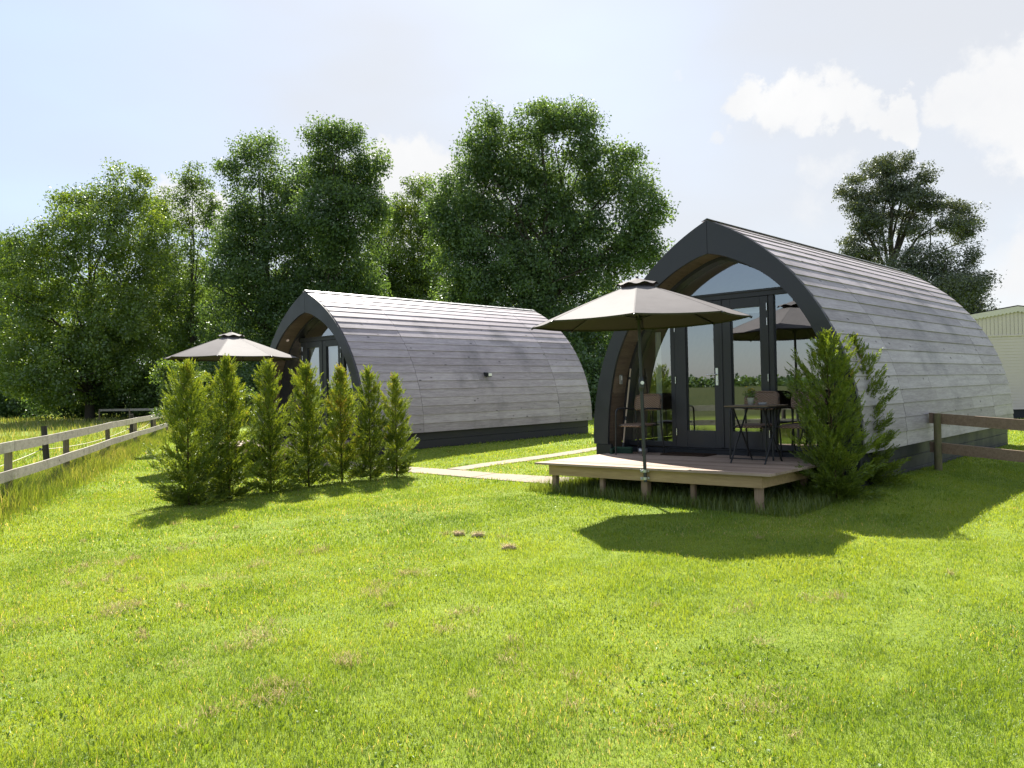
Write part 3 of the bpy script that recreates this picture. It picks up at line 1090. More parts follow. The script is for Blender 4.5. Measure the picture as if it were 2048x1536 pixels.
# ------------------------------------------------------------------ parasols
def build_parasol():
    root = empty('parasol')
    H_R, H_T, R_ = 1.77, 2.24, 1.305          # rim and top above the pole foot (foot = deck level)
    tilt = 0.0
    m = MB()
    m.tube([(0, 0, -.17), (0, 0, .95)], .0215, 14)
    m.tube([(0, 0, .90), (0, 0, H_T - .02)], .019, 14)
    m.build('pole', MAT['parasol_pole'], root)
    m = MB()
    m.tube([(0, 0, .93), (0, 0, .95), (0, 0, 1.06), (0, 0, 1.10)], [.026, .034, .034, .022], 14)
    m.box((-.028, -.058, .965), (.028, .0, 1.05), bev=.008)
    cb = m.build('crank_box', MAT['parasol_pole'], root)
    m = MB()
    m.tube([(0, -.058, 1.03), (0, -.075, 1.03)], .022, 16)
    m.build('crank_knob', MAT['steel'], cb)
    for zb in (-.035, -.125):
        m = MB()
        m.tube([(0, 0, zb - .017), (0, 0, zb + .017)], .031, 16)
        m.box((-.055, .006, zb - .017), (.055, .032, zb + .017), bev=.003)
        for s in (-1, 1):
            m.tube([(s * .043, -.004, zb), (s * .043, .008, zb)], .008, 8)
        m.build('clamp', MAT['galv'], root)
    ang0 = math.radians(-90 - 11)
    angs = [ang0 + math.radians(45 * k) for k in range(8)]

    def surf(frac, k, t, lift=0.0):
        """frac 0 top..1 rim along the cloth, t 0..1 across panel k; cloth sags between the ribs"""
        r = R_ * frac
        z = H_T - (H_T - H_R) * (frac ** 1.10) + lift
        a, b = angs[k], angs[(k + 1) % 8]
        pa, pb = Vector((math.cos(a) * r, math.sin(a) * r, z)), Vector((math.cos(b) * r, math.sin(b) * r, z))
        p = pa.lerp(pb, t)
        sag = 4 * t * (1 - t)
        p.z -= .012 * sag * frac
        if frac > .99:
            p.x *= 1 - .012 * sag
            p.y *= 1 - .012 * sag
        return p
    m = MB()
    NR, NTt = 9, 6
    for k in range(8):
        P = []
        for i in range(NR + 1):
            f = .10 + .90 * i / NR
            for j in range(NTt + 1):
                P.append(surf(f, k, j / NTt))
        Fs = []
        for i in range(NR):
            for j in range(NTt):
                a = i * (NTt + 1) + j
                Fs.append((a, a + NTt + 1, a + NTt + 2, a + 1))
        m.poly(P, Fs, smooth=True)
        # hem folded under
        P = [surf(1.0, k, j / NTt) for j in range(NTt + 1)]
        Q = [p + Vector((-p.x * .012, -p.y * .012, -.018)) for p in P]
        m.poly(P + Q, [(j, j + 1, NTt + 2 + j, NTt + 1 + j) for j in range(NTt)])
        # sewn seam over the rib
        P, Q = [], []
        for i in range(NR + 1):
            f = .10 + .90 * i / NR
            c = surf(f, k, 0) + Vector((0, 0, .003))
            tdir = Vector((-math.sin(angs[k]), math.cos(angs[k]), 0)) * .008
            P.append(c - tdir - Vector((0, 0, .0025)))
            Q.append(c + tdir - Vector((0, 0, .0025)))
        m.poly(P + Q, [(i, i + 1, NR + 2 + i, NR + 1 + i) for i in range(NR)])
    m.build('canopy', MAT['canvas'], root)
    # small second roof over the vent, wavy edge
    m = MB()
    P = [Vector((0, 0, H_T + .060))]
    n = 48
    for ring, f in ((0, .09), (1, .205)):
        for q in range(n):
            k, t = divmod(q, 6)
            p = surf(f, k, t / 6)
            wave = .5 + .5 * math.cos(t / 6 * 2 * math.pi)
            p.z += .056 if ring == 0 else .058 - .014 * wave + .016 * (1 - wave)
            P.append(p)
    Fs = [(0, 1 + q, 1 + (q + 1) % n) for q in range(n)] + [(1 + q, 1 + n + q, 1 + n + (q + 1) % n, 1 + (q + 1) % n) for q in range(n)]
    m.poly(P, Fs, smooth=True)
    m.build('vent_cap', MAT['canvas'], root)
    m = MB()
    m.lathe([(.0, H_T + .085), (.014, H_T + .08), (.018, H_T + .068), (.018, H_T + .04), (.0, H_T + .04)], 12)
    m.build('finial', MAT['parasol_pole'], root)
    m = MB()
    m.tube([(0, 0, H_T - .10), (0, 0, H_T - .03)], .040, 14)
    m.build('hub', MAT['black_metal'], root)
    m = MB()
    m.tube([(0, 0, H_T - .46), (0, 0, H_T - .40)], .038, 14)
    m.build('runner', MAT['black_metal'], root)
    for k in range(8):
        a = angs[k]
        m = MB()
        pts = [surf(.03 + .97 * i / 5, k, 0) - Vector((0, 0, .022)) for i in range(6)]
        pts[-1] = surf(1.0, k, 0) + Vector((0, 0, -.008))
        m.tube(pts, .0085, 6)
        m.tube([surf(.985, k, 0) - Vector((0, 0, .012)), surf(1.012, k, 0) - Vector((0, 0, .018))], .013, 6)
        rb = m.build('rib', MAT['black_metal'], root)
        m = MB()
        m.tube([(math.cos(a) * .035, math.sin(a) * .035, H_T - .43), surf(.52, k, 0) - Vector((0, 0, .03))], .007, 6)
        m.build('strut', MAT['black_metal'], rb)
    return root


par_a = build_parasol()
pp = P1(.02, -1.655, deck_z(0) - .0)
par_a.location = pp
par_a.rotation_euler = (math.radians(.0), math.radians(-1.0), 0)
tag(par_a, 'open taupe parasol clamped to the front edge of the deck with chairs', 'parasol', 'taupe parasols')
par_b = copy_tree(par_a)
par_b.location = P2(-.20, -1.655, deck_z(0))
par_b.rotation_euler = (0, math.radians(.6), math.radians(19))
tag(par_b, 'open taupe parasol rising behind the conifer hedge beside the trees', 'parasol', 'taupe parasols')


# ------------------------------------------------------------------ deck furniture
def build_chair():
    root = empty('rattan_chair')
    bm_, rt_ = MAT['black_metal'], MAT['rattan']
    # seat: rounded slab, slightly dished
    m = MB()
    NXs, NYs = 12, 10
    def sq(u, v):
        ex = .225 * (1 - .10 * max(0, v)) * u
        ey = .215 * v
        return ex, ey
    top, bot = [], []
    for j in range(NYs + 1):
        for i in range(NXs + 1):
            u, v = -1 + 2 * i / NXs, -1 + 2 * j / NYs
            uu = u * math.sqrt(1 - .22 * v * v)
            vv = v * math.sqrt(1 - .22 * u * u)
            x, y = sq(uu, vv)
            z = .455 - .012 * (1 - u * u) * (1 - v * v) - .012 * max(0, -v) ** 3
            edge = max(abs(u), abs(v)) > .99
            top.append((x, y - .01, z - (.012 if edge else 0)))
            bot.append((x * (1 if not edge else 1.0), y - .01, z - .034))
    nn = len(top)
    Fs = []
    for j in range(NYs):
        for i in range(NXs):
            a = j * (NXs + 1) + i
            Fs.append((a, a + 1, a + NXs + 2, a + NXs + 1))
            Fs.append((nn + a, nn + a + NXs + 1, nn + a + NXs + 2, nn + a + 1))
    ring = [i for i in range(NXs + 1)] + [(j + 1) * (NXs + 1) + NXs for j in range(NYs)] + [NYs * (NXs + 1) + i for i in range(NXs - 1, -1, -1)] + [j * (NXs + 1) for j in range(NYs - 1, 0, -1)]
    for q in range(len(ring)):
        a, b = ring[q], ring[(q + 1) % len(ring)]
        Fs.append((a, nn + a, nn + b, b))
    m.poly(top + bot, Fs, smooth=True)
    m.build('seat', rt_, root)
    # curved backrest
    m = MB()
    NXb, NZb = 14, 8
    A, B = [], []
    for j in range(NZb + 1):
        for i in range(NXb + 1):
            u, v = -1 + 2 * i / NXb, -1 + 2 * j / NZb
            uu = u * math.sqrt(1 - .16 * v * v)
            vv = v * math.sqrt(1 - .14 * u * u)
            x = .235 * uu
            y = .235 - .045 * u * u + .035 * (v + 1) * .5
            z = .745 + .115 * vv
            A.append((x, y - .014, z))
            B.append((x, y + .014, z))
    nn = len(A)
    Fs = []
    for j in range(NZb):
        for i in range(NXb):
            a = j * (NXb + 1) + i
            Fs.append((a, a + 1, a + NXb + 2, a + NXb + 1))
            Fs.append((nn + a, nn + a + NXb + 1, nn + a + NXb + 2, nn + a + 1))
    ring = [i for i in range(NXb + 1)] + [(j + 1) * (NXb + 1) + NXb for j in range(NZb)] + [NZb * (NXb + 1) + i for i in range(NXb - 1, -1, -1)] + [j * (NXb + 1) for j in range(NZb - 1, 0, -1)]
    for q in range(len(ring)):
        a, b = ring[q], ring[(q + 1) % len(ring)]
        Fs.append((a, nn + a, nn + b, b))
    m.poly(A + B, Fs, smooth=True)
    m.tube([(-.232, .205, .64), (-.236, .225, .75), (-.222, .24, .84), (-.17, .262, .866), (0, .27, .872), (.17, .262, .866), (.222, .24, .84), (.236, .225, .75), (.232, .205, .64)], .012, 8)
    m.build('backrest', rt_, root)
    m = MB()
    m.tube([(-.21, -.20, .425), (.21, -.20, .425), (.215, .19, .425), (-.215, .19, .425), (-.21, -.20, .425)], .011, 8)
    m.build('seat_frame', bm_, root)
    for s in (-1, 1):
        m = MB()
        m.tube([(s * .245, -.25, 0), (s * .243, -.235, .45), (s * .243, -.232, .58)], .0125, 8)
        m.build('leg', bm_, root)
        m = MB()
        m.tube([(s * .235, .275, 0), (s * .23, .225, .42), (s * .232, .215, .62), (s * .232, .225, .80)], .0125, 8)
        m.build('leg', bm_, root)
        m = MB()
        m.tube([(s * .243, -.232, .57), (s * .244, -.222, .635), (s * .245, -.185, .665), (s * .246, -.12, .672), (s * .244, .05, .668), (s * .236, .20, .655)], .013, 8)
        m.build('armrest', bm_, root)
    return root


ch = build_chair()
CG = 'rattan armchairs on the decks'


def place(o, l, d, rz, label, cat, group, pod=1):
    Pf, O, yw = (P1, O1, YAW1) if pod == 1 else (P2, O2, YAW2)
    o.location = Pf(l, d, deck_z(l) + .0005)
    o.rotation_euler = (0, 0, -yw + rz)
    tag(o, label, cat, group)
    return o


place(ch, -1.215, .05, math.radians(-4), 'brown rattan armchair standing beside the broom', 'chair', CG)
place(copy_tree(ch), .60, .07, math.radians(3), 'brown rattan armchair right behind the bistro table', 'chair', CG)
place(copy_tree(ch), 1.22, .05, math.radians(-5), 'brown rattan armchair at the deck corner, half hidden by the bushy conifer', 'chair', CG)
place(copy_tree(ch), .15, -.45, math.radians(35), 'brown rattan armchair behind the hedge, before the glazed doors of the far pod', 'chair', CG, 2)


def build_table():
    root = empty('bistro_table')
    h = .29
    m = MB()
    for k in range(7):
        y0 = -h + k * (2 * h / 7)
        m.box((-h, y0 + .004, .698), (h, y0 + 2 * h / 7 - .002, .714), random.random(), bev=.003)
    m.build('tabletop', MAT['tabletop'], root)
    m = MB()
    m.tube([(-h + .01, -h + .01, .69), (h - .01, -h + .01, .69), (h - .01, h - .01, .69), (-h + .01, h - .01, .69), (-h + .01, -h + .01, .69)], .009, 6)
    m.build('table_frame', MAT['black_metal'], root)
    for a, y in ((.225, -.237), (.20, .237)):
        m = MB()
        m.tube([(-a, y, .06), (a, y, .06)], .008, 6)
        m.build('foot_bar', MAT['black_metal'], root)
    for s in (-1, 1):
        m = MB()
        m.tube([(s * .225, -.26, 0), (s * .225, .225, .69)], .0115, 8)
        m.build('leg', MAT['black_metal'], root)
        m = MB()
        m.tube([(s * .20, .26, 0), (s * .20, -.225, .69)], .0115, 8)
        m.build('leg', MAT['black_metal'], root)
    return root


tb = build_table()
place(tb, .86, -.42, math.radians(0), 'folding bistro table with crossed black legs and a small flower pot on top', 'table', 'bistro tables')
place(copy_tree(tb), .55, -.95, math.radians(15), 'folding bistro table behind the hedge, on the far pod deck', 'table', 'bistro tables', 2)


def leaf_kites(rs, ctrs, dirs, ln, wd, face=None):
    """flat kite leaves: n centres, n directions (unit), lengths, widths -> V (4n), F (n,4); face: which way the blades tend to look"""
    n = len(ctrs)
    rv = rs.normal(size=(n, 3))
    if face is not None:
        rv = rv * .55 + face
    sd = np.cross(dirs, rv)
    sd /= np.linalg.norm(sd, axis=1)[:, None] + 1e-9
    nr = np.cross(sd, dirs)
    V = np.empty((n, 4, 3))
    V[:, 0] = ctrs
    V[:, 1] = ctrs + dirs * (ln * .45)[:, None] + sd * (wd * .5)[:, None] + nr * (ln * .06)[:, None]
    V[:, 2] = ctrs + dirs * ln[:, None]
    V[:, 3] = ctrs + dirs * (ln * .45)[:, None] - sd * (wd * .5)[:, None] + nr * (ln * .06)[:, None]
    return V.reshape(-1, 3), np.arange(4 * n).reshape(n, 4)


def build_flower_pot():
    root = empty('flower_pot')
    m = MB()
    m.lathe([(0, .0), (.032, .0), (.042, .085), (.045, .09), (.041, .09), (.036, .08), (0, .078)], 18)
    m.build('pot', MAT['terracotta'], root)
    rs = np.random.default_rng(5)
    n = 150
    c = rs.normal(size=(n, 3)) * (.038, .038, .04) + (0, 0, .135)
    d = rs.normal(size=(n, 3)) + (0, 0, .5)
    d /= np.linalg.norm(d, axis=1)[:, None]
    V, Fq = leaf_kites(rs, c, d, rs.uniform(.025, .05, n), rs.uniform(.012, .022, n))
    link('leaves', np_mesh('leaves', V, Fq, rs.random(n)), MAT['leaf_light'], root)
    m = MB()
    for k in range(7):
        a = rs.uniform(0, 6.28)
        r = rs.uniform(.005, .05)
        m.tube([(0, 0, .1), (math.cos(a) * r * .7, math.sin(a) * r * .7, .16), (math.cos(a) * r, math.sin(a) * r, .185 + .02 * k / 3)], .0018, 5)
    m.build('stem', MAT['leaf_light'], root)
    rs = np.random.default_rng(5)
    [rs.random() for _ in range(3)]
    c, d = [], []
    for k in range(8):
        a, r, z = rs.uniform(0, 6.28), rs.uniform(.005, .055), rs.uniform(.17, .235)
        o = np.array([math.cos(a) * r, math.sin(a) * r, z])
        for q in range(9):
            b = q * 6.283 / 9
            c.append(o)
            d.append((math.cos(b), math.sin(b), .35))
    c, d = np.array(c), np.array(d)
    d /= np.linalg.norm(d, axis=1)[:, None]
    V, Fq = leaf_kites(rs, c, d, np.full(len(c), .02), np.full(len(c), .012))
    link('blossom', np_mesh('blossom', V, Fq, rs.random(len(c))), MAT['petal'], root)
    return root


fp = build_flower_pot()
fp.location = P1(.80, -.44, deck_z(.8) + .7145)
tag(fp, 'small pale pot of yellow flowers standing on the bistro table', 'flower pot')
m = MB()
m.lathe([(0, 0), (.045, 0), (.055, .03), (.05, .03), (.042, .008), (0, .008)], 20)
ash = m.build('ashtray', MAT['grey_plastic'], None, P1(.97, -.47, deck_z(.97) + .7145))
tag(ash, 'small low grey dish on the bistro table beside the flower pot', 'dish')
m = MB()
m.lathe([(0, 0), (.065, 0), (.072, .035), (.07, .075), (.066, .075), (.062, .012), (0, .012)], 22)
m.lathe([(.0725, .03), (.074, .035), (.0735, .055), (.071, .058)], 22)
bowl = m.build('pet_bowl', MAT['galv'], None, P1(-1.28, .22, deck_z(-1.28) + .0005))
tag(bowl, 'small shiny metal bowl on the deck behind the parasol pole', 'bowl')
m = MB()
m.box((-.36, -.17, 0), (.36, .17, .016), bev=.006)
for k in range(40):
    m.box((-.355 + k * .0178, -.165, .0155), (-.355 + k * .0178 + .013, .165, .0195), random.random())
dm_ = m.build('doormat', MAT['mat'], None, P1(-.50, .20, deck_z(-.5) + .0005), -YAW1)
tag(dm_, 'dark brown doormat lying on the deck before the glazed doors', 'doormat')


def build_broom():
    root = empty('broom')
    foot, topp = Vector((0, 0, .10)), Vector((.045, .215, 1.27))
    m = MB()
    m.tube([foot, topp], .0125, 10)
    m.build('handle', MAT['broom_wood'], root)
    dr = (topp - foot).normalized()
    m = MB()
    m.tube([foot + dr * .40, foot + dr * .46], .0155, 10)
    m.tube([foot + dr * 1.02, foot + dr * 1.06], .0155, 10)
    m.tube([foot - dr * .02, foot + dr * .06], .018, 10)
    m.build('sleeve', MAT['black_metal'], root)
    m = MB()
    m.box((-.15, -.028, .065), (.15, .028, .10), bev=.008)
    m.build('head', MAT['broom_green'], root)
    m = MB()
    rr = random.Random(2)
    for i in range(26):
        for j in range(4):
            x, y = -.142 + i * .0113, -.021 + j * .014
            m.box((x - .004, y - .005, .004 + rr.uniform(0, .006)), (x + .004, y + .005, .066), rr.random())
    m.build('bristles', MAT['broom_green'], root)
    return root


br = build_broom()
br.location = P1(-1.545, .10, deck_z(-1.54) - .003)
br.rotation_euler = (0, 0, -YAW1 + math.radians(8))
tag(br, 'pale handled broom with dark green bristles leaning in the porch', 'broom')
m = MB()
m.box((-.09, -.02, .03), (.09, .02, .075), bev=.01)
for i in range(14):
    m.box((-.085 + i * .0125, -.015, .0), (-.078 + i * .0125, .015, .031), random.random())
m.tube([(.09, 0, .055), (.14, .01, .07), (.19, .03, .085)], .012, 8)
hb = m.build('hand_brush', MAT['broom_green'], None, P1(-1.66, -.02, deck_z(-1.66) + .0005), -YAW1 + 2.0)
tag(hb, 'small dark green hand brush on the deck beside the arch foot', 'brush')

# ------------------------------------------------------------------ fences
def rail_box(m, a, b, h, t, rnd_, sag=0.0):
    """plank from a to b (3D points on its axis), height h, thickness t"""
    a, b = Vector(a), Vector(b)
    d = b - a
    side = Vector((-d.y, d.x, 0)).normalized() * t / 2
    upv = Vector((0, 0, h / 2))
    n = 5
    P = []
    for i in range(n):
        c = a.lerp(b, i / (n - 1)) + Vector((0, 0, -sag * 4 * (i / (n - 1)) * (1 - i / (n - 1))))
        P += [c - side - upv, c + side - upv, c + side + upv, c - side + upv]
    Fs = [(0, 1, 2, 3), (4 * n - 1, 4 * n - 2, 4 * n - 3, 4 * n - 4)]
    for i in range(n - 1):
        for k in range(4):
            k2 = (k + 1) % 4
            Fs.append((4 * i + k, 4 * i + 4 + k, 4 * i + 4 + k2, 4 * i + k2))
    m.poly(P, Fs, rnd_)


def build_left_fence():
    root = empty('field_fence', (-7.6, 14.0, 0))
    tag(root, 'low pale weathered two rail wooden fence running along the lawn edge', 'fence')
    inv = Vector((7.6, -14.0, 0))
    rr = random.Random(4)
    pts = [(-4.9, 4.4), (-5.75, 7.4), (-6.61, 10.75), (-7.62, 14.03), (-9.0, 18.26), (-10.15, 22.0), (-11.2, 25.6), (-12.35, 29.2)]
    for i, (x, y) in enumerate(pts):
        g = gz(x, y)
        m = MB()
        lx, ly = rr.uniform(-.02, .02), rr.uniform(-.02, .02)
        off = Vector((-.075, -.02, 0))
        m.tube([Vector((x, y, g - .2)) + off + inv, Vector((x + lx, y + ly, g + .79)) + off + inv], [.052, .048], 10, rr.random())
        m.build('post', MAT['fence_post'], root)
    for hz, pairs in ((.79, 1), (.42, 0)):
        brk = [0, 2, 4, 6, 7] if pairs else [0, 1, 3, 5, 7]
        for a, b in zip(brk[:-1], brk[1:]):
            segs = list(range(a, b))
            m = MB()
            r = rr.random()
            for q in segs:
                (x0, y0), (x1, y1) = pts[q], pts[q + 1]
                j0, j1 = rr.uniform(-.012, .012), rr.uniform(-.012, .012)
                A, B = Vector((x0, y0, gz(x0, y0) + hz)), Vector((x1, y1, gz(x1, y1) + hz))
                dv = (B - A).normalized() * .004
                rail_box(m, A + inv + dv, B + inv - dv, .135, .032, r, .008)
            m.build('rail', MAT['fence'], root)


build_left_fence()


def build_tape_fence():
    root = empty('electric_fence', (-8.7, 14.9, 0))
    tag(root, 'thin pale tape on dark leaning posts behind the pale rail fence', 'fence')
    inv = Vector((8.7, -14.9, 0))
    ps = [((-6.0, 7.0), .05), ((-8.35, 14.6), -.07), ((-10.9, 23.2), .03), ((-12.6, 28.4), .02)]
    tops = []
    for (x, y), ln in ps:
        m = MB()
        g = gz(x, y)
        t = Vector((x + ln, y, g + .92))
        m.tube([Vector((x, y, g - .2)) + inv, t + inv], [.06, .05], 9)
        m.build('post', MAT['dark_post'], root)
        m = MB()
        c = Vector((x + ln * .5 - .07, y - .02, g + .5)) + inv
        m.tube([c, c + Vector((.05, 0, 0))], .022, 8)
        m.tube([c + Vector((-.03, 0, -.02)), c + Vector((-.03, 0, .03))], .015, 8)
        m.build('insulator', MAT['black_metal'], root)
        tops.append(Vector((x + ln * .5 - .07, y - .02, g + .5)))
    m = MB()
    for a, b in zip(tops[:-1], tops[1:]):
        pts = [a.lerp(b, i / 10) + Vector((0, 0, -.10 * 4 * (i / 10) * (1 - i / 10))) + inv for i in range(11)]
        m.tube(pts, .006, 5)
    m.build('tape', MAT['wire'], root)


build_tape_fence()


def build_far_fence():
    root = empty('paddock_fence', (-21, 46.5, 0))
    tag(root, 'dark low pole fence in the shade under the far trees', 'fence')
    inv = Vector((21, -46.5, 0))
    pts = [(-24.8, 48.8), (-22.6, 48.0), (-20.2, 47.0), (-17.8, 46.0), (-15.4, 45.0), (-13, 44), (-10.5, 43)]
    for x, y in pts:
        m = MB()
        m.tube([Vector((x, y, gz(x, y) - .2)) + inv, Vector((x, y, gz(x, y) + .72)) + inv], .05, 8)
        m.build('post', MAT['fence_post'], root)
    m = MB()
    for a, b in zip(pts[:-1], pts[1:]):
        rail_box(m, Vector((*a, gz(*a) + .66)) + inv, Vector((*b, gz(*b) + .66)) + inv, .13, .04, .5)
    m.build('rail', MAT['fence'], root)


build_far_fence()


def build_right_fence():
    a, b = Vector((5.92, 11.35, 0)), Vector((7.35, 9.25, 0))
    root = empty('rail_fence', a)
    tag(root, 'brown two rail fence with a round mossy post beside the near pod', 'fence')
    d = (b - a).normalized()
    side = Vector((-d.y, d.x, 0))
    if side.y > 0:
        side = -side
    for k, q in enumerate((0.0, 1.0)):
        p = (a.lerp(b, q)) - a
        g = gz(a.x + p.x, a.y + p.y)
        m = MB()
        m.tube([p + Vector((0, 0, g - .2)), p + Vector((.0, .0, g + .80))], [.052, .047], 12)
        m.build('post', MAT['green_post'], root)
    g0 = gz(a.x, a.y)
    for hz0, hz1 in ((.735, .70), (.325, .30)):
        m = MB()
        s = -d * .14 - side * .062 + Vector((0, 0, g0 + hz0))
        e = (b - a) + d * 1.5 - side * .062 + Vector((0, 0, gz(b.x, b.y) + hz1))
        rail_box(m, s, e, .145, .035, .6, .004)
        m.build('rail', MAT['brown_rail'], root)


build_right_fence()


# ------------------------------------------------------------------ static caravan at the right
def build_caravan():
    org = Vector((14.95, 24.0, 0.0))
    root = empty('static_caravan', org, math.radians(-8))
    tag(root, 'cream holiday caravan with ribbed cladding beyond the near pod', 'caravan')
    hw, L, ze, za, z0 = 1.85, 9.0, 3.12, 3.42, .45
    m = MB()
    nb = 24
    for k in range(nb):        # horizontal lapped cladding below
        a = z0 + (2.62 - z0) * k / nb
        b = z0 + (2.62 - z0) * (k + 1) / nb
        m.poly([(-hw, -.012, a), (hw, -.012, a), (hw, -.001, b), (-hw, -.001, b)], [(0, 1, 2, 3)], random.random())
        m.poly([(-hw, -.001, a), (hw, -.001, a), (hw, -.012, a), (-hw, -.012, a)], [(0, 1, 2, 3)], .5)
        for s in (-1, 1):
            m.poly([(s * (hw + .012), 0, a), (s * (hw + .012), L, a), (s * (hw + .001), L, b), (s * (hw + .001), 0, b)], [(0, 1, 2, 3)], random.random())
    m.build('cladding', MAT['cream'], root)
    m = MB()                    # vertical ribs in the gable
    x = -hw
    while x < hw - .01:
        x2 = min(x + .11, hw)
        f = lambda q: ze + (za - ze) * (1 - abs(q) / hw)
        m.poly([(x + .008, -.016, 2.65), (x2 - .008, -.016, 2.65), (x2 - .008, -.016, f(x2) - .02), (x + .008, -.016, f(x) - .02)], [(0, 1, 2, 3)], random.random())
        x = x2
    m.poly([(-hw, -.004, 2.62), (hw, -.004, 2.62), (hw, -.004, ze), (0, -.004, za), (-hw, -.004, ze)], [(0, 1, 2, 3, 4)], .2)
    m.box((-hw - .02, -.03, 2.61), (hw + .02, -.005, 2.66), bev=.004)
    m.build('gable', MAT['cream'], root)
    m = MB()
    for s in (-1, 1):
        n = 18
        P = []
        for i in range(n * 6 + 1):
            q = i / (n * 6)
            xx = s * (hw + .06) * (1 - q)
            zz = ze - .02 + (za - ze) * q
            w = .035 * abs(math.sin(q * n * math.pi))
            P.append(((xx, -.07, zz + .09), (xx, -.07, zz - .05 - w)))
        V = [p[0] for p in P] + [p[1] for p in P]
        k = len(P)
        m.poly(V, [(i, i + 1, k + i + 1, k + i) for i in range(k - 1)])
        m.poly([(s * (hw + .06), -.069, ze + .07), (0, -.069, za + .07), (0, L, za + .07), (s * (hw + .06), L, ze + .07)], [(0, 1, 2, 3)])
        m.poly([(s * (hw + .06), -.07, ze + .10), (0, -.07, za + .10), (0, L, za + .10), (s * (hw + .06), L, ze + .10)], [(0, 1, 2, 3)])
        m.poly([(s * (hw + .06), -.07, ze - .05), (s * (hw + .06), L, ze - .05), (s * (hw + .06), L, ze + .10), (s * (hw + .06), -.07, ze + .10)], [(0, 1, 2, 3)])
    m.build('roof', MAT['cream_trim'], root)
    m = MB()
    m.box((-hw + .05, .04, 0), (hw - .05, L - .05, z0 + .02))
    m.build('skirt', MAT['plinth'], root)
    m = MB()
    m.box((-hw + .002, .0, z0), (hw - .002, L, ze - .03))
    m.build('body', MAT['cream'], root)
    for s in (-1, 1):
        m = MB()
        m.box((s * hw - .035, -.028, z0), (s * hw + .035, .03, ze - .05), bev=.006)
        m.build('corner_trim', MAT['cream_trim'], root)


build_caravan()

# ------------------------------------------------------------------ thujas
def build_thuja(x, y, h, w, seed, tone, label, group, bare=0.05, ragged=0.2, lean=(0, 0)):
    """young conifer: thin stem and many flat upswept sprays of small scale leaves"""
    rs = np.random.default_rng(seed)
    g = gz(x, y)
    root = empty('thuja', (x, y, g))
    tag(root, label, 'conifer', group)
    m = MB()
    m.tube([(0, 0, -.05), (lean[0] * .4, lean[1] * .4, h * .45), (lean[0], lean[1], h * .97)], [.016, .010, .003], 7)
    for k in range(int(16 * h)):
        t = rs.uniform(.08, .85)
        a = rs.uniform(0, 6.283)
        r = w * .55 * (1 - t * .75)
        z = h * t
        c = Vector((lean[0] * t, lean[1] * t, z))
        m.tube([c, c + Vector((math.cos(a) * r * .5, math.sin(a) * r * .5, .05)), c + Vector((math.cos(a) * r, math.sin(a) * r, .05 + r * .9))], [.006, .004, .002], 5)
    m.build('trunk', MAT['thuja_bark'], root)
    w *= .80
    # upswept branchlets, each carrying its own cluster of sprays, so the outline stays feathery
    nb = int(46 * h)
    tb_ = bare + (1 - bare) * (np.arange(nb) + rs.random(nb)) / nb
    tb_ = tb_ ** 1.12
    ab = np.arange(nb) * 2.39996 + rs.normal(0, .5, nb)
    prof = np.interp(tb_, [0, .08, .25, .55, .78, .90, 1.0], [.75, 1.0, 1.0, .86, .62, .32, .06]) * w
    Lb = prof * np.clip(rs.normal(1.0, ragged * 1.1, nb), .35, 1.7)
    per = np.clip((30 * (Lb / .25) ** .8).astype(int), 5, 60)
    bi = np.repeat(np.arange(nb), per)
    ns = len(bi)
    f = rs.random(ns) ** .75                      # along the branchlet
    az = ab[bi] + rs.normal(0, .30, ns) * (1.1 - f * .5)
    t = tb_[bi]
    r = Lb[bi] * f
    rise = Lb[bi] * (f ** 1.4) * (.15 + 1.5 * t)
    base = np.stack([np.cos(az) * r + lean[0] * t, np.sin(az) * r + lean[1] * t, np.clip(h * t * .97 + rise - Lb[bi] * (.45 - .2 * t), .02 + .06 * rs.random(ns), h * 1.03)], -1) + rs.normal(0, .018, (ns, 3))
    wisp = rs.random(ns) < .035                   # loose tips up the leader
    base[wisp] = np.stack([lean[0] + rs.normal(0, .022, wisp.sum()), lean[1] + rs.normal(0, .022, wisp.sum()), h * rs.uniform(.84, 1.0, wisp.sum())], -1)
    t = np.where(wisp, .95, t)
    upw = rs.uniform(.45, 1.2, ns) + t * .8 - .35 * (t < .2)
    ax = np.stack([np.cos(az + rs.normal(0, .5, ns)), np.sin(az + rs.normal(0, .5, ns)), upw], -1)
    ax /= np.linalg.norm(ax, axis=1)[:, None]
    ln = rs.uniform(.08, .19, ns) * (1 - .30 * t)
    rv = rs.normal(size=(ns, 3))
    sd = np.cross(ax, rv)
    sd /= np.linalg.norm(sd, axis=1)[:, None]
    NL = 15
    C, D, LN, WD, R = [], [], [], [], []
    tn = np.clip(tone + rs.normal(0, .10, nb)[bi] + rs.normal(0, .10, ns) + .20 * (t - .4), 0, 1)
    for k in range(NL):
        f = k / (NL - 1)
        s = 1 if k % 2 else -1
        c = base + ax * (ln * f * .85)[:, None]
        droop = np.zeros_like(ax)
        droop[:, 2] = -.25 * f
        dd = ax * (.75 + .25 * f) + sd * (s * .62 * (1 - .75 * f)) + droop + rs.normal(0, .12, (ns, 3))
        dd /= np.linalg.norm(dd, axis=1)[:, None]
        C.append(c)
        D.append(dd)
        LN.append(ln * (.42 - .20 * f) * rs.uniform(.7, 1.2, ns))
        WD.append(rs.uniform(.007, .013, ns))
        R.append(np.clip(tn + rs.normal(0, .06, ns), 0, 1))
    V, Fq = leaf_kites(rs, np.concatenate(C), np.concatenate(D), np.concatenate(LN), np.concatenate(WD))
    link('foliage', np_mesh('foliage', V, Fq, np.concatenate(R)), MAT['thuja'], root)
    return root


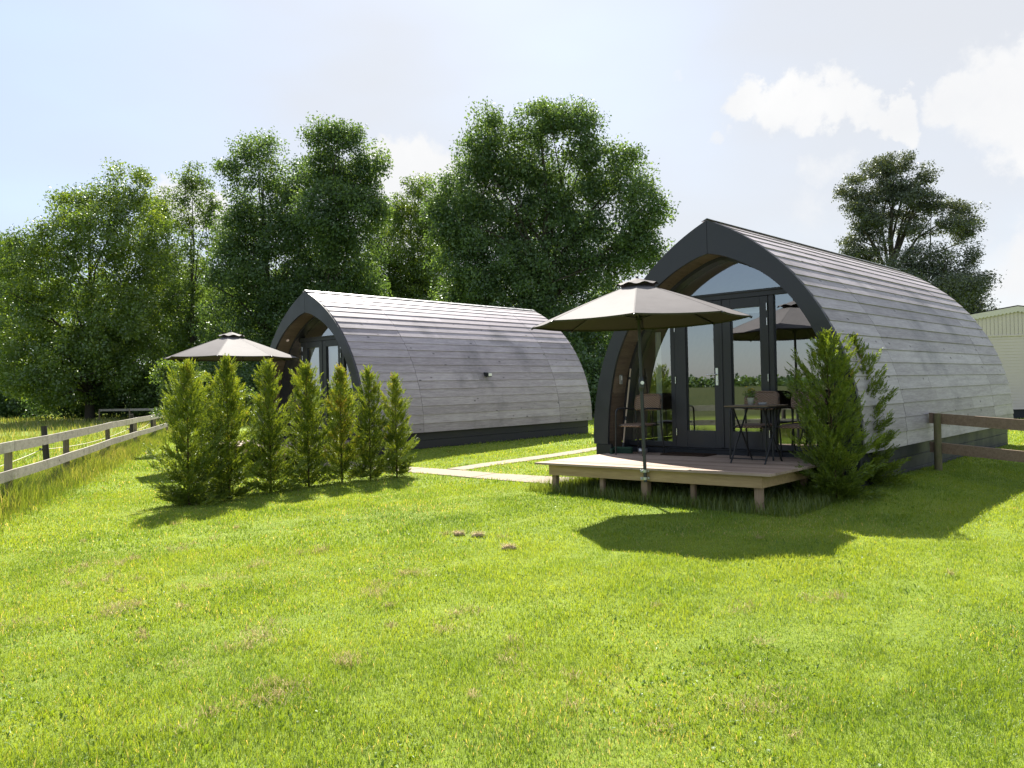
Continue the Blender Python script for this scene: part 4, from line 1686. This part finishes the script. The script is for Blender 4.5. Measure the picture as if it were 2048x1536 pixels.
HG = 'young conifers in the hedge row'
for args in [
    (-4.24, 10.60, 1.84, .40, 11, .50, 'tallest widest conifer at the fence end of the hedge row, bushy at the foot', .03, .30),
    (-3.87, 11.05, 1.88, .34, 12, .46, 'second conifer from the fence in the hedge row, standing before the parasol', .07, .22),
    (-3.50, 11.70, 1.86, .34, 13, .48, 'third conifer of the hedge row with a bent feathery tip', .08, .32),
    (-3.10, 12.28, 1.82, .33, 14, .52, 'fourth conifer of the hedge row, before the far pod arch', .09, .24),
    (-2.70, 12.76, 1.78, .29, 15, .66, 'thin conifer with orange brown tips in the hedge row', .10, .36),
    (-2.30, 13.04, 1.76, .29, 16, .44, 'slim dense green conifer, last but one before the path', .09, .20),
    (-1.92, 13.33, 1.64, .28, 17, .55, 'sparse conifer ending the hedge row, in front of the far pod siding', .06, .42)]:
    build_thuja(*args[:7], HG, args[7], args[8])
build_thuja(-4.45, 12.0, 1.56, .24, 18, .5, 'slender conifer standing behind the hedge row between its first two', HG, .06, .35)
build_thuja(3.76, 9.50, 1.92, .47, 21, .48, 'broad conifer at the deck corner, the nearer of two by the near pod', 'conifers beside the near pod', .03, .26, (-.10, 0))
build_thuja(4.40, 10.12, 1.82, .40, 22, .40, 'darker conifer against the near pod siding, behind the broad one', 'conifers beside the near pod', .03, .34, (-.12, .05))


# ------------------------------------------------------------------ trees
def world_at(px, py, dist):
    d = pix_dir(px, py)
    k = dist / d.y
    return Vector((d.x * k, dist, EYE + d.z * k))


def foliage_np(rs, centers, radii, nclump, nleaf, leaf, tone_sd=.2, flat=.75, clump_r=(.5, 1.0)):
    """leaf clumps spread through a set of ellipsoid volumes, denser near their skin"""
    vol = np.array([r[0] * r[1] * r[2] for r in radii]) ** .75
    pick = rs.choice(len(centers), nclump, p=vol / vol.sum())
    u = rs.normal(size=(nclump, 3))
    u /= np.linalg.norm(u, axis=1)[:, None]
    rad = rs.random(nclump) ** .36
    nleaf = int(nleaf * 2.0)
    leaf = leaf * .70
    C = np.array(centers)[pick] + u * rad[:, None] * np.array(radii)[pick]
    R = rs.uniform(clump_r[0], clump_r[1], nclump)
    tone = np.clip(rs.normal(.48, tone_sd, nclump), 0, 1)
    ci = np.repeat(np.arange(nclump), nleaf)
    n = len(ci)
    q = np.clip(rs.normal(size=(n, 3)), -1.45, 1.45) * (.48, .48, .48 * flat)
    pos = C[ci] + q * R[ci][:, None]
    d = rs.normal(size=(n, 3)) + np.array([0, 0, -.35]) + q * .5
    d /= np.linalg.norm(d, axis=1)[:, None]
    ln = rs.uniform(.5, 1.4, n) * leaf
    fc = q * 1.1 + np.array([0, 0, .55])
    V, Fq = leaf_kites(rs, pos, d, ln, ln * rs.uniform(.45, .75, n), fc)
    return V, Fq, np.clip(tone[ci] + rs.normal(0, .16, n), 0, 1), C


def build_tree(name, dist, blobs, base_px, mat, seed, label, cat, nclump, nleaf=70, leaf=.2, depth=.8, trunk_r=.22, group=None, limbs=14, stem_top=None, clump_r=(.5, 1.0), flat=.75):
    """blobs: (px, py, rx, ry) read off the photograph as the outline of the crown at the tree's own distance"""
    rs = np.random.default_rng(seed)
    bx = world_at(base_px, 840, dist)
    g = gz(bx.x, bx.y)
    org = Vector((bx.x, bx.y, g))
    root = empty(name, org)
    tag(root, label, cat, group)
    k = dist / FPX
    cs, rs_ = [], []
    for b in blobs:
        px, py, rx, ry = b[:4]
        c = world_at(px, py, dist) - org
        c.y += rs.normal(0, .35) * rx * k
        cs.append(tuple(c))
        rs_.append((rx * k * .92, max(rx, ry) * k * depth, ry * k * .92))
    V, Fq, R, C = foliage_np(rs, cs, rs_, nclump, nleaf, leaf, flat=flat, clump_r=clump_r)
    ok = V.reshape(-1, 4, 3)[:, :, 2].min(1) > .02
    V = V.reshape(-1, 4, 3)[ok].reshape(-1, 3)
    Fq = np.arange(len(V)).reshape(-1, 4)
    link('crown', np_mesh('crown', V, Fq, R[ok]), mat, root)
    # trunk with limbs running out to clumps
    m = MB()
    top = max(c[2] for c in cs)
    cx = sum(c[0] * r[0] for c, r in zip(cs, rs_)) / sum(r[0] for r in rs_)
    st = stem_top or (cx * .8, 0, top * .92)
    n = 8
    stem = [Vector((st[0] * (i / n) ** 1.5 + rs.normal(0, .08) * (i > 0), st[1] * i / n + rs.normal(0, .08) * (i > 0), st[2] * i / n - (.2 if i == 0 else 0))) for i in range(n + 1)]
    rad = [trunk_r * (1.25 if i == 0 else 1 - .88 * i / n) for i in range(n + 1)]
    m.tube(stem, rad, 9)
    for i in range(limbs):
        c = Vector(C[rs.integers(len(C))])
        q = min(max((c.z / st[2]) * rs.uniform(.45, .75), .12), .9) * n
        i0 = int(q)
        a = stem[i0].lerp(stem[min(i0 + 1, n)], q - i0)
        r0_ = trunk_r * (1 - .88 * q / n) * .55
        mid = a.lerp(c, .5) + Vector((rs.normal(0, .2), rs.normal(0, .2), (c - a).length * .10))
        m.tube([a, a.lerp(mid, .5) + Vector((0, 0, .05)), mid, c], [r0_, r0_ * .8, r0_ * .55, .018], 6)
        for _ in range(2):
            c2 = Vector(C[rs.integers(len(C))])
            if (c2 - mid).length < 4.0:
                m.tube([mid, mid.lerp(c2, .5) + Vector((0, 0, .15)), c2], [r0_ * .4, r0_ * .28, .012], 5)
    m.build('trunk', MAT['bark'], root)
    return root


TG = 'trees behind the pods'
build_tree('tree', 62, [(0, 520, 75, 60), (-60, 560, 90, 100), (20, 620, 70, 110), (-30, 730, 110, 110), (30, 760, 60, 80)], -10, MAT['leaf_mid'], 31,
           'tree cut off by the edge of the picture behind the yellow green tree', 'tree', 420, 70, .26, group=TG)
build_tree('tree', 50, [(240, 365, 52, 48), (165, 405, 62, 45), (115, 375, 18, 50), (255, 430, 75, 60), (195, 500, 120, 90), (90, 545, 70, 85), (275, 520, 60, 90), (180, 640, 140, 110), (70, 680, 75, 120), (270, 670, 75, 120), (160, 740, 150, 85)], 180, MAT['leaf_light'], 32,
           'broad yellow green tree with a bright lit top beyond the paddock', 'tree', 820, 75, .22, group=TG, trunk_r=.26, limbs=20)
build_tree('tree', 56, [(380, 355, 34, 34), (340, 405, 32, 36), (435, 450, 44, 50), (405, 400, 44, 44), (360, 430, 34, 40), (400, 480, 55, 60), (370, 570, 70, 80), (400, 680, 85, 110)], 388, MAT['leaf_mid'], 33,
           'thin ragged tree with sky showing through, between the yellow green and the dark one', 'tree', 260, 60, .21, group=TG, trunk_r=.16, clump_r=(.4, .9))
build_tree('tree', 49, [(520, 310, 52, 46), (470, 345, 36, 36), (575, 350, 55, 46), (530, 410, 88, 66), (470, 470, 60, 66), (590, 480, 70, 76), (510, 560, 105, 90), (590, 640, 80, 110), (480, 690, 105, 110)], 540, MAT['leaf_dark'], 34,
           'tall dark green tree with two stems behind the far pod arch', 'tree', 760, 75, .21, group=TG, trunk_r=.26, limbs=22)
build_tree('tree', 48, [(652, 285, 44, 40), (695, 272, 32, 36), (735, 325, 36, 40), (650, 350, 58, 56), (705, 365, 56, 52), (740, 425, 36, 50), (675, 440, 80, 70), (690, 530, 85, 80), (640, 600, 90, 90), (720, 640, 65, 110)], 665, MAT['leaf_dark'], 35,
           'tall dark tree with a leaning wispy tip, right beside the big cloud', 'tree', 680, 75, .21, group=TG, trunk_r=.24, limbs=20)
build_tree('tree', 58, [(840, 378, 34, 28), (800, 430, 44, 44), (860, 440, 40, 50), (830, 510, 70, 66), (800, 600, 75, 80), (860, 620, 70, 100), (820, 720, 95, 80)], 830, MAT['leaf_light'], 36,
           'light green smaller tree in the gap between the dark trees and the great round one', 'tree', 640, 70, .22, group=TG, trunk_r=.18)
build_tree('tree', 41, [(1130, 228, 62, 44), (1075, 250, 50, 40), (975, 272, 52, 44), (1180, 285, 66, 60), (1035, 315, 90, 66), (945, 340, 55, 62), (905, 405, 44, 60), (892, 455, 38, 60), (1240, 350, 62, 70), (1130, 370, 110, 80), (1275, 420, 62, 70), (980, 430, 95, 80), (1090, 470, 110, 85), (1215, 490, 100, 80), (925, 500, 62, 80), (1280, 500, 52, 52), (1010, 570, 120, 85), (1150, 590, 110, 85), (930, 620, 70, 90), (1060, 690, 130, 90), (1190, 700, 80, 90)], 1100, MAT['leaf_dark'], 37,
           'great round ash tree, the tallest, standing between the two pods', 'tree', 1550, 80, .19, group=TG, trunk_r=.34, limbs=34, clump_r=(.45, .95))
build_tree('tree', 60, [(330, 470, 50, 60), (350, 560, 60, 80), (320, 660, 80, 110), (410, 620, 70, 90), (440, 720, 90, 90), (300, 430, 40, 40)], 340, MAT['leaf_mid'], 41,
           'half hidden tree filling the gap behind the thin ragged tree', 'tree', 640, 60, .22, group=TG, trunk_r=.2)
build_tree('tree', 60, [(770, 470, 46, 60), (760, 560, 66, 80), (880, 560, 60, 80), (770, 660, 90, 100), (880, 690, 80, 90), (600, 690, 120, 90)], 775, MAT['leaf_mid'], 42,
           'half hidden tree in the dip left of the light green smaller tree', 'tree', 700, 60, .22, group=TG, trunk_r=.2)
# oak at the right with an open crown and its bushy neighbour
build_tree('oak_tree', 58, [(1800, 322, 46, 20), (1750, 340, 44, 26), (1855, 345, 22, 22), (1715, 375, 36, 30), (1785, 375, 52, 24), (1840, 375, 30, 18), (1702, 415, 22, 26), (1740, 405, 34, 22), (1858, 400, 34, 22), (1890, 412, 26, 20), (1770, 432, 44, 18), (1835, 425, 40, 16), (1745, 455, 34, 18), (1920, 425, 34, 22), (1940, 450, 20, 26), (1830, 462, 46, 14), (1890, 455, 46, 14), (1715, 460, 20, 28), (1700, 480, 24, 20), (1745, 490, 34, 22), (1720, 505, 36, 16), (1920, 470, 20, 18), (1728, 435, 40, 30), (1800, 398, 50, 26), (1712, 522, 30, 20), (1752, 528, 30, 18)], 1778, MAT['leaf_oak'], 38,
           'open crowned oak with a bare bent limb standing behind the near pod roof', 'tree', 640, 48, .20, depth=.9, trunk_r=.46, limbs=13, clump_r=(.36, .72), flat=.62)
build_tree('tree', 54, [(1850, 520, 62, 34), (1800, 545, 50, 40), (1900, 555, 50, 40), (1850, 590, 90, 50), (1930, 590, 44, 46), (1960, 560, 22, 22), (1890, 650, 100, 60), (1960, 640, 40, 60), (1938, 515, 14, 26)], 1880, MAT['leaf_oak'], 39,
           'dense bushy grey green tree under the oak, above the cream caravan', 'tree', 520, 62, .19, trunk_r=.22)

# bushes under the trees
BG = 'bushes under the far trees'
for k, (px, dist, w, h, mt, lab) in enumerate([
    (40, 57, 4.0, 3.2, 'leaf_dark', 'dark bush at the wood edge, first beyond the sunny strip of paddock'),
    (140, 53, 4.5, 4.0, 'leaf_dark', 'large dark bush in shade under the yellow green tree'),
    (255, 52, 4.2, 3.6, 'leaf_dark', 'dark bush behind the low pole fence in the shade'),
    (345, 50, 3.6, 4.2, 'leaf_mid', 'tall loose bush behind the far parasol'),
    (450, 47, 4.0, 4.0, 'leaf_dark', 'dark bush behind the far parasol top'),
    (540, 45, 3.6, 4.0, 'leaf_dark', 'dark bush directly behind the far pod arch'),
    (690, 46, 4.5, 4.4, 'leaf_dark', 'dark bush above the far pod ridge under the leaning tree'),
    (860, 44, 4.0, 4.6, 'leaf_light', 'light green bush above the middle of the far pod ridge'),
    (1160, 38, 3.4, 3.6, 'leaf_dark', 'dark bush in the gap between the two pods'),
    (1240, 39, 3.4, 3.4, 'leaf_dark', 'dark bush behind the near pod arch foot')]):
    yb = 840
    kpx = FPX / dist
    top = yb - h * kpx
    bl = [(px, top + h * kpx * .55, w * .5 * kpx, h * .5 * kpx), (px - w * .3 * kpx, top + h * kpx * .68, w * .32 * kpx, h * .36 * kpx), (px + w * .3 * kpx, top + h * kpx * .62, w * .32 * kpx, h * .4 * kpx)]
    build_tree('bush', dist, bl, px, MAT[mt], 50 + k, lab, 'bush', 150, 62, .20, trunk_r=.06, group=BG, limbs=8, clump_r=(.4, .8))
build_tree('bush', 20.5, [(345, 765, 34, 46), (325, 745, 18, 20), (380, 770, 26, 40), (350, 815, 40, 34)], 352, MAT['leaf_light'], 70,
           'light green leafy bush catching the sun behind the first conifer of the hedge', 'bush', 90, 42, .085, trunk_r=.025, limbs=14, clump_r=(.12, .25))
build_tree('bush', 19.5, [(487, 795, 24, 18), (512, 800, 20, 14), (500, 825, 26, 20)], 496, MAT['leaf_light'], 71,
           'low bright green bush seen through the hedge under the far parasol', 'bush', 46, 36, .08, trunk_r=.02, limbs=8, clump_r=(.10, .2))


# far wood that closes the gaps, and the tree line across the fields behind the viewer (seen in the panes)
def build_wood():
    rs = np.random.default_rng(90)
    n = 2600
    x = rs.uniform(-75, 42, n)
    y = 78 + rs.uniform(0, 14, n) - .05 * x
    hmax = 8.5 + 5.0 * sm(2, -14, x) + 2.0 * np.sin(x * .22) + 1.2 * np.sin(x * .61 + 1)
    z = rs.random(n) ** .8 * hmax
    R = rs.uniform(.8, 1.7, n)
    nl = 34
    ci = np.repeat(np.arange(n), nl)
    pos = np.stack([x, y, z], -1)[ci] + rs.normal(size=(n * nl, 3)) * .5 * R[ci][:, None]
    d = rs.normal(size=(n * nl, 3))
    d /= np.linalg.norm(d, axis=1)[:, None]
    V, Fq = leaf_kites(rs, pos, d, rs.uniform(.3, .6, n * nl), rs.uniform(.2, .35, n * nl))
    o = link('woodland', np_mesh('woodland', V, Fq, np.clip(.45 + rs.normal(0, .2, n * nl), 0, 1)), MAT['leaf_dark'])
    tag(o, 'far wood seen as a dark mass through the gaps between the trees', 'wood', kind='stuff')
    n = 5200
    a = rs.uniform(math.radians(150), math.radians(300), n)
    rr = 330 + rs.uniform(0, 30, n) + 40 * np.sin(a * 3)
    hm = 2.4 + .8 * np.sin(a * 19) + .8 * np.sin(a * 47 + 1)
    z = rs.random(n) * hm
    nl = 9
    ci = np.repeat(np.arange(n), nl)
    pos = np.stack([np.cos(a) * rr, np.sin(a) * rr, z], -1)[ci] + rs.normal(size=(n * nl, 3)) * .7
    d = rs.normal(size=(n * nl, 3))
    d /= np.linalg.norm(d, axis=1)[:, None]
    V, Fq = leaf_kites(rs, pos, d, rs.uniform(1.0, 1.9, n * nl), rs.uniform(.8, 1.4, n * nl))
    o = link('treeline', np_mesh('treeline', V, Fq, np.clip(.5 + rs.normal(0, .2, n * nl), 0, 1)), MAT['leaf_dark'])
    tag(o, 'distant row of trees across the fields mirrored in the glass', 'tree line', kind='stuff')


build_wood()


# ------------------------------------------------------------------ grass
def footprint_mask(x, y):
    ok = np.ones(len(x), bool)
    for O, Ee, Aa in ((O1, E1, A1), (O2, E2, A2)):
        l = (x - O.x) * Ee.x + (y - O.y) * Ee.y
        d = (x - O.x) * Aa.x + (y - O.y) * Aa.y
        ok &= ~((abs(l) < 1.86) & (d > .0) & (d < POD_L))
    l = (x - O1.x) * E1.x + (y - O1.y) * E1.y
    d = (x - O1.x) * A1.x + (y - O1.y) * A1.y
    ok &= ~((l > -8.0) & (l < -1.9) & (d > -.96) & (d < -.47))
    ok &= ~((l > -4.92) & (l < -4.54) & (d > -.5) & (d < 6.5))
    return ok


def fbm(x, y, sc, seed):
    rs = np.random.default_rng(seed)
    v = np.zeros_like(x)
    for o in range(4):
        for _ in range(3):
            a = rs.uniform(0, 6.28)
            f = sc * (2 ** o) * rs.uniform(.7, 1.3)
            v += np.sin((x * math.cos(a) + y * math.sin(a)) * f + rs.uniform(0, 6.28)) / (1.7 ** o) / 3
    return v


def blades(rs, x, y, ln, wd, lean, rnd, z0=None):
    n = len(x)
    z = gnd(x, y) if z0 is None else z0
    az = rs.uniform(0, 2 * np.pi, n)
    base = np.stack([x, y, z - .004], -1)
    t = np.stack([-np.sin(az), np.cos(az), np.zeros(n)], -1)
    la = rs.uniform(0, 2 * np.pi, n)
    ld = np.stack([np.cos(la), np.sin(la), np.zeros(n)], -1)
    lv = rs.uniform(.15, 1.0, n) * lean
    upv = np.array([0, 0, 1.0])
    mid = base + (upv * np.cos(lv * .5)[:, None] + ld * np.sin(lv * .5)[:, None]) * (ln * .55)[:, None]
    tip = mid + (upv * np.cos(lv * 1.5)[:, None] + ld * np.sin(lv * 1.5)[:, None]) * (ln * .45)[:, None]
    V = np.stack([base - t * (wd * .5)[:, None], base + t * (wd * .5)[:, None], mid + t * (wd * .42)[:, None], mid - t * (wd * .42)[:, None], tip], 1).reshape(-1, 3)
    i = np.arange(n)[:, None] * 5
    # one quad and the tip as a folded quad (tip doubled is avoided: use two triangles' worth in one face)
    F1 = i + np.array([[0, 1, 2, 3]])
    F2 = i + np.array([[3, 2, 4]])
    return V, F1, F2, rnd


def mixed_mesh(name, V, F4, F3, rnd):
    me = bpy.data.meshes.new(name)
    V = np.ascontiguousarray(V, dtype=np.float32)
    me.vertices.add(len(V))
    me.vertices.foreach_set('co', V.ravel())
    n4, n3 = len(F4), len(F3)
    li = np.concatenate([F4.ravel(), F3.ravel()]).astype(np.int32)
    me.loops.add(len(li))
    me.loops.foreach_set('vertex_index', li)
    me.polygons.add(n4 + n3)
    me.polygons.foreach_set('loop_start', np.concatenate([np.arange(n4) * 4, 4 * n4 + np.arange(n3) * 3]).astype(np.int32))
    a = me.attributes.new('rnd', 'FLOAT', 'FACE')
    a.data.foreach_set('value', np.concatenate([rnd, rnd]).astype(np.float32))
    me.update(calc_edges=True)
    return me


def fence_x(y):
    return np.interp(y, [4.4, 7.4, 10.75, 14.03, 18.26, 22, 25.6, 29.2], [-4.9, -5.75, -6.61, -7.62, -9.0, -10.15, -11.2, -12.35])


def build_lawn():
    rs = np.random.default_rng(101)
    Vs, A4, A3, Rr = [], [], [], []
    off = 0
    for (y0, y1, dens, lnr, wdr) in ((2.0, 4.6, 15000, (.018, .046), (.0018, .0034)), (4.6, 7.5, 8000, (.018, .046), (.0026, .0044)),
                                     (7.5, 12.0, 3300, (.020, .046), (.0040, .0070)), (12.0, 18.0, 1100, (.022, .050), (.007, .012)), (18.0, 31.0, 260, (.03, .07), (.012, .020))):
        area_x = .72 * y1 + .6
        n = int(dens * (y1 - y0) * 2 * area_x)
        y = rs.uniform(y0, y1, n)
        x = rs.uniform(-area_x, area_x, n)
        k = (np.abs(x) < .72 * y + .6) & footprint_mask(x, y)
        x, y = x[k], y[k]
        n = len(x)
        f1 = fbm(x, y, 1.1, 5)
        f2 = fbm(x, y, 4.5, 6)
        tone = .48 + .20 * f1 + .16 * f2 + rs.normal(0, .16, n)
        tone = np.clip(tone, 0, .895)
        pd = .006 + .09 * np.clip(fbm(x, y, 1.6, 8) - .30, 0, 1) + .03 * sm(.5, -2.5, x)
        dry = rs.random(n) < pd
        tone[dry] = rs.uniform(.92, 1, dry.sum())
        tuft = np.clip(1 + .30 * fbm(x, y, 2.6, 9) + .28 * fbm(x, y, 9.0, 19), .5, 1.9)
        ln = rs.uniform(*lnr, n) * tuft
        wd = rs.uniform(*wdr, n)
        V, F4, F3, r = blades(rs, x, y, ln, wd, 1.1, tone)
        Vs.append(V)
        A4.append(F4 + off)
        A3.append(F3 + off)
        Rr.append(r)
        off += len(V)
    # clover and plantain leaves lying in the sward
    n = 26000
    y = 2.4 + 7.5 * rs.random(n) ** 1.2
    x = rs.uniform(-.72, .72, n) * (y + .6)
    k = (fbm(x, y, 2.4, 21) + .5 * fbm(x, y, 7.0, 22) > .45) & footprint_mask(x, y)
    x, y = x[k], y[k]
    n = len(x)
    V, F4, F3, r = blades(rs, x, y, rs.uniform(.022, .048, n), rs.uniform(.008, .017, n), 1.5, np.clip(rs.normal(.30, .12, n), 0, .7))
    Vs.append(V)
    A4.append(F4 + off)
    A3.append(F3 + off)
    Rr.append(r)
    off += len(V)
    me = mixed_mesh('grass', np.concatenate(Vs), np.concatenate(A4), np.concatenate(A3), np.concatenate(Rr))
    tag(link('grass', me, MAT['grass']), 'short sunlit mown lawn grass in front of the pods', 'grass', kind='stuff')

    # long grass along the rail fence and round the deck posts, the bank under the hedge
    rs = np.random.default_rng(102)
    n = 30000
    y = 5.0 + 25 * rs.random(n) ** 1.15
    w = rs.normal(0, .30, n)
    x = fence_x(y) - .16 + w
    ln = rs.uniform(.10, .40, n) * np.clip(1.15 - np.abs(w) * .9, .3, 1.2) * np.clip(1 + .3 * fbm(x, y, 2.2, 12), .5, 1.5)
    wd = rs.uniform(.004, .008, n) * (1 + y * .035)
    r1 = np.clip(.42 + .2 * fbm(x, y, 1.2, 13) + rs.normal(0, .2, n), 0, 1)
    n2 = 14000
    l2 = rs.uniform(-1.9, 1.9, n2)
    d2 = rs.uniform(-1.75, -.1, n2)
    x2 = O1.x + E1.x * l2 + A1.x * d2
    y2 = O1.y + E1.y * l2 + A1.y * d2
    ln2 = rs.uniform(.05, .20, n2)
    n3 = 26000
    y3 = rs.uniform(9, 62, n3)
    x3 = fence_x(np.clip(y3, 4.4, 29.2)) - .28 * np.clip(y3 - 29.2, 0, None) - .5 - rs.uniform(0, 22, n3)
    ln3 = rs.uniform(.12, .34, n3)
    x = np.concatenate([x, x2, x3])
    y = np.concatenate([y, y2, y3])
    ln = np.concatenate([ln, ln2, ln3])
    wd = np.concatenate([wd, rs.uniform(.004, .008, n2), rs.uniform(.006, .010, n3) * (1 + y3 * .05)])
    r = np.concatenate([r1, np.clip(rs.normal(.3, .15, n2), 0, 1), np.clip(rs.normal(.55, .25, n3), 0, 1)])
    V, F4, F3, r = blades(rs, x, y, ln, wd, .62, r)
    tag(link('tall_grass', mixed_mesh('tall_grass', V, F4, F3, r), MAT['tall_grass']), 'long unmown grass with seed heads along the pale rail fence', 'grass', kind='stuff')

    # dry clippings lying in streaks on the lawn
    rs = np.random.default_rng(103)
    cx, cy, rad = [], [], []
    streaks = [((-3.75, 6.5), (-2.85, 7.9), 11), ((-2.75, 5.2), (-1.75, 7.3), 16), ((-1.7, 4.15), (-1.30, 5.1), 9), ((-1.05, 5.4), (-.75, 6.4), 8), ((-.45, 4.7), (-.25, 5.3), 5), ((-1.35, 3.5), (-.85, 4.3), 12),
               ((-.15, 4.0), (.0, 4.5), 4), ((.9, 3.7), (1.5, 4.0), 5), ((1.2, 5.2), (2.2, 5.5), 5), ((-3.3, 5.0), (-2.6, 5.6), 6)]
    for a, b, k in streaks:
        for _ in range(k):
            t = rs.random()
            cx.append(a[0] + (b[0] - a[0]) * t + rs.normal(0, .06))
            cy.append(a[1] + (b[1] - a[1]) * t + rs.normal(0, .06))
            rad.append(rs.uniform(.014, .048))
    for _ in range(30):
        yy = rs.uniform(3.0, 9.0)
        cx.append(rs.uniform(-.6, .55) * yy)
        cy.append(yy)
        rad.append(rs.uniform(.008, .022))
    cx, cy, rad = map(np.array, (cx, cy, rad))
    nl = 42
    ci = np.repeat(np.arange(len(cx)), nl)
    n = len(ci)
    x = cx[ci] + rs.normal(0, 1, n) * rad[ci] * 1.7
    y = cy[ci] + rs.normal(0, 1, n) * rad[ci] * 1.25
    z = gnd(x, y) + .012 + np.abs(rs.normal(0, .012, n))
    V, F4, F3, r = blades(rs, x, y, rs.uniform(.02, .07, n), rs.uniform(.002, .0042, n), 2.2, rs.random(n), z)
    tag(link('grass_clippings', mixed_mesh('grass_clippings', V, F4, F3, r), MAT['straw']), 'dry straw coloured clippings lying in streaks on the lawn', 'clippings', kind='stuff')


build_lawn()


def build_clod(x, y, r, seed, label):
    rs = np.random.default_rng(seed)
    g = gz(x, y)
    m = MB()
    NU, NV = 14, 7
    P = []
    for j in range(NV + 1):
        th = math.pi * j / NV
        for i in range(NU):
            ph = 2 * math.pi * i / NU
            k = r * (1 + .28 * math.sin(3 * ph + seed) * math.sin(th) + rs.normal(0, .08))
            P.append((k * 1.35 * math.sin(th) * math.cos(ph), k * .8 * math.sin(th) * math.sin(ph), .010 + k * .55 * math.cos(th)))
    Fs = []
    for j in range(NV):
        for i in range(NU):
            Fs.append((j * NU + i, (j + 1) * NU + i, (j + 1) * NU + (i + 1) % NU, j * NU + (i + 1) % NU))
    m.poly(P, Fs, smooth=True)
    for _ in range(320):
        a, rr = rs.uniform(0, 6.28), r * 1.25 * math.sqrt(rs.random())
        c = Vector((math.cos(a) * rr * 1.2, math.sin(a) * rr * .8, .02 + rs.uniform(0, r * .6)))
        d = Vector(rs.normal(size=3)) * .5 + Vector((math.cos(a), math.sin(a), .2))
        d.normalize()
        s = d.cross(Vector((0, 0, 1))).normalized() * .0016
        e = c + d * rs.uniform(.015, .045)
        m.poly([c - s, c + s, e], [(0, 1, 2)], .8)
    o = m.build('turf_clump', MAT['clod'], None, (x, y, g))
    tag(o, label, 'turf clump', 'dry turf clumps on the lawn')


for px, py, r, s, lab in ((917, 1069, .038, 1, 'small flat dry brown turf clump, the one nearest the hedge'), (955, 1071, .044, 2, 'dry brown turf clump with a shadowed underside, middle of the three'), (1018, 1096, .046, 3, 'pale dry turf clump, nearest to the parasol shadow')):
    d = pix_dir(px, py)
    k = EYE / -d.z
    build_clod(d.x * k, d.y * k, r, s, lab)
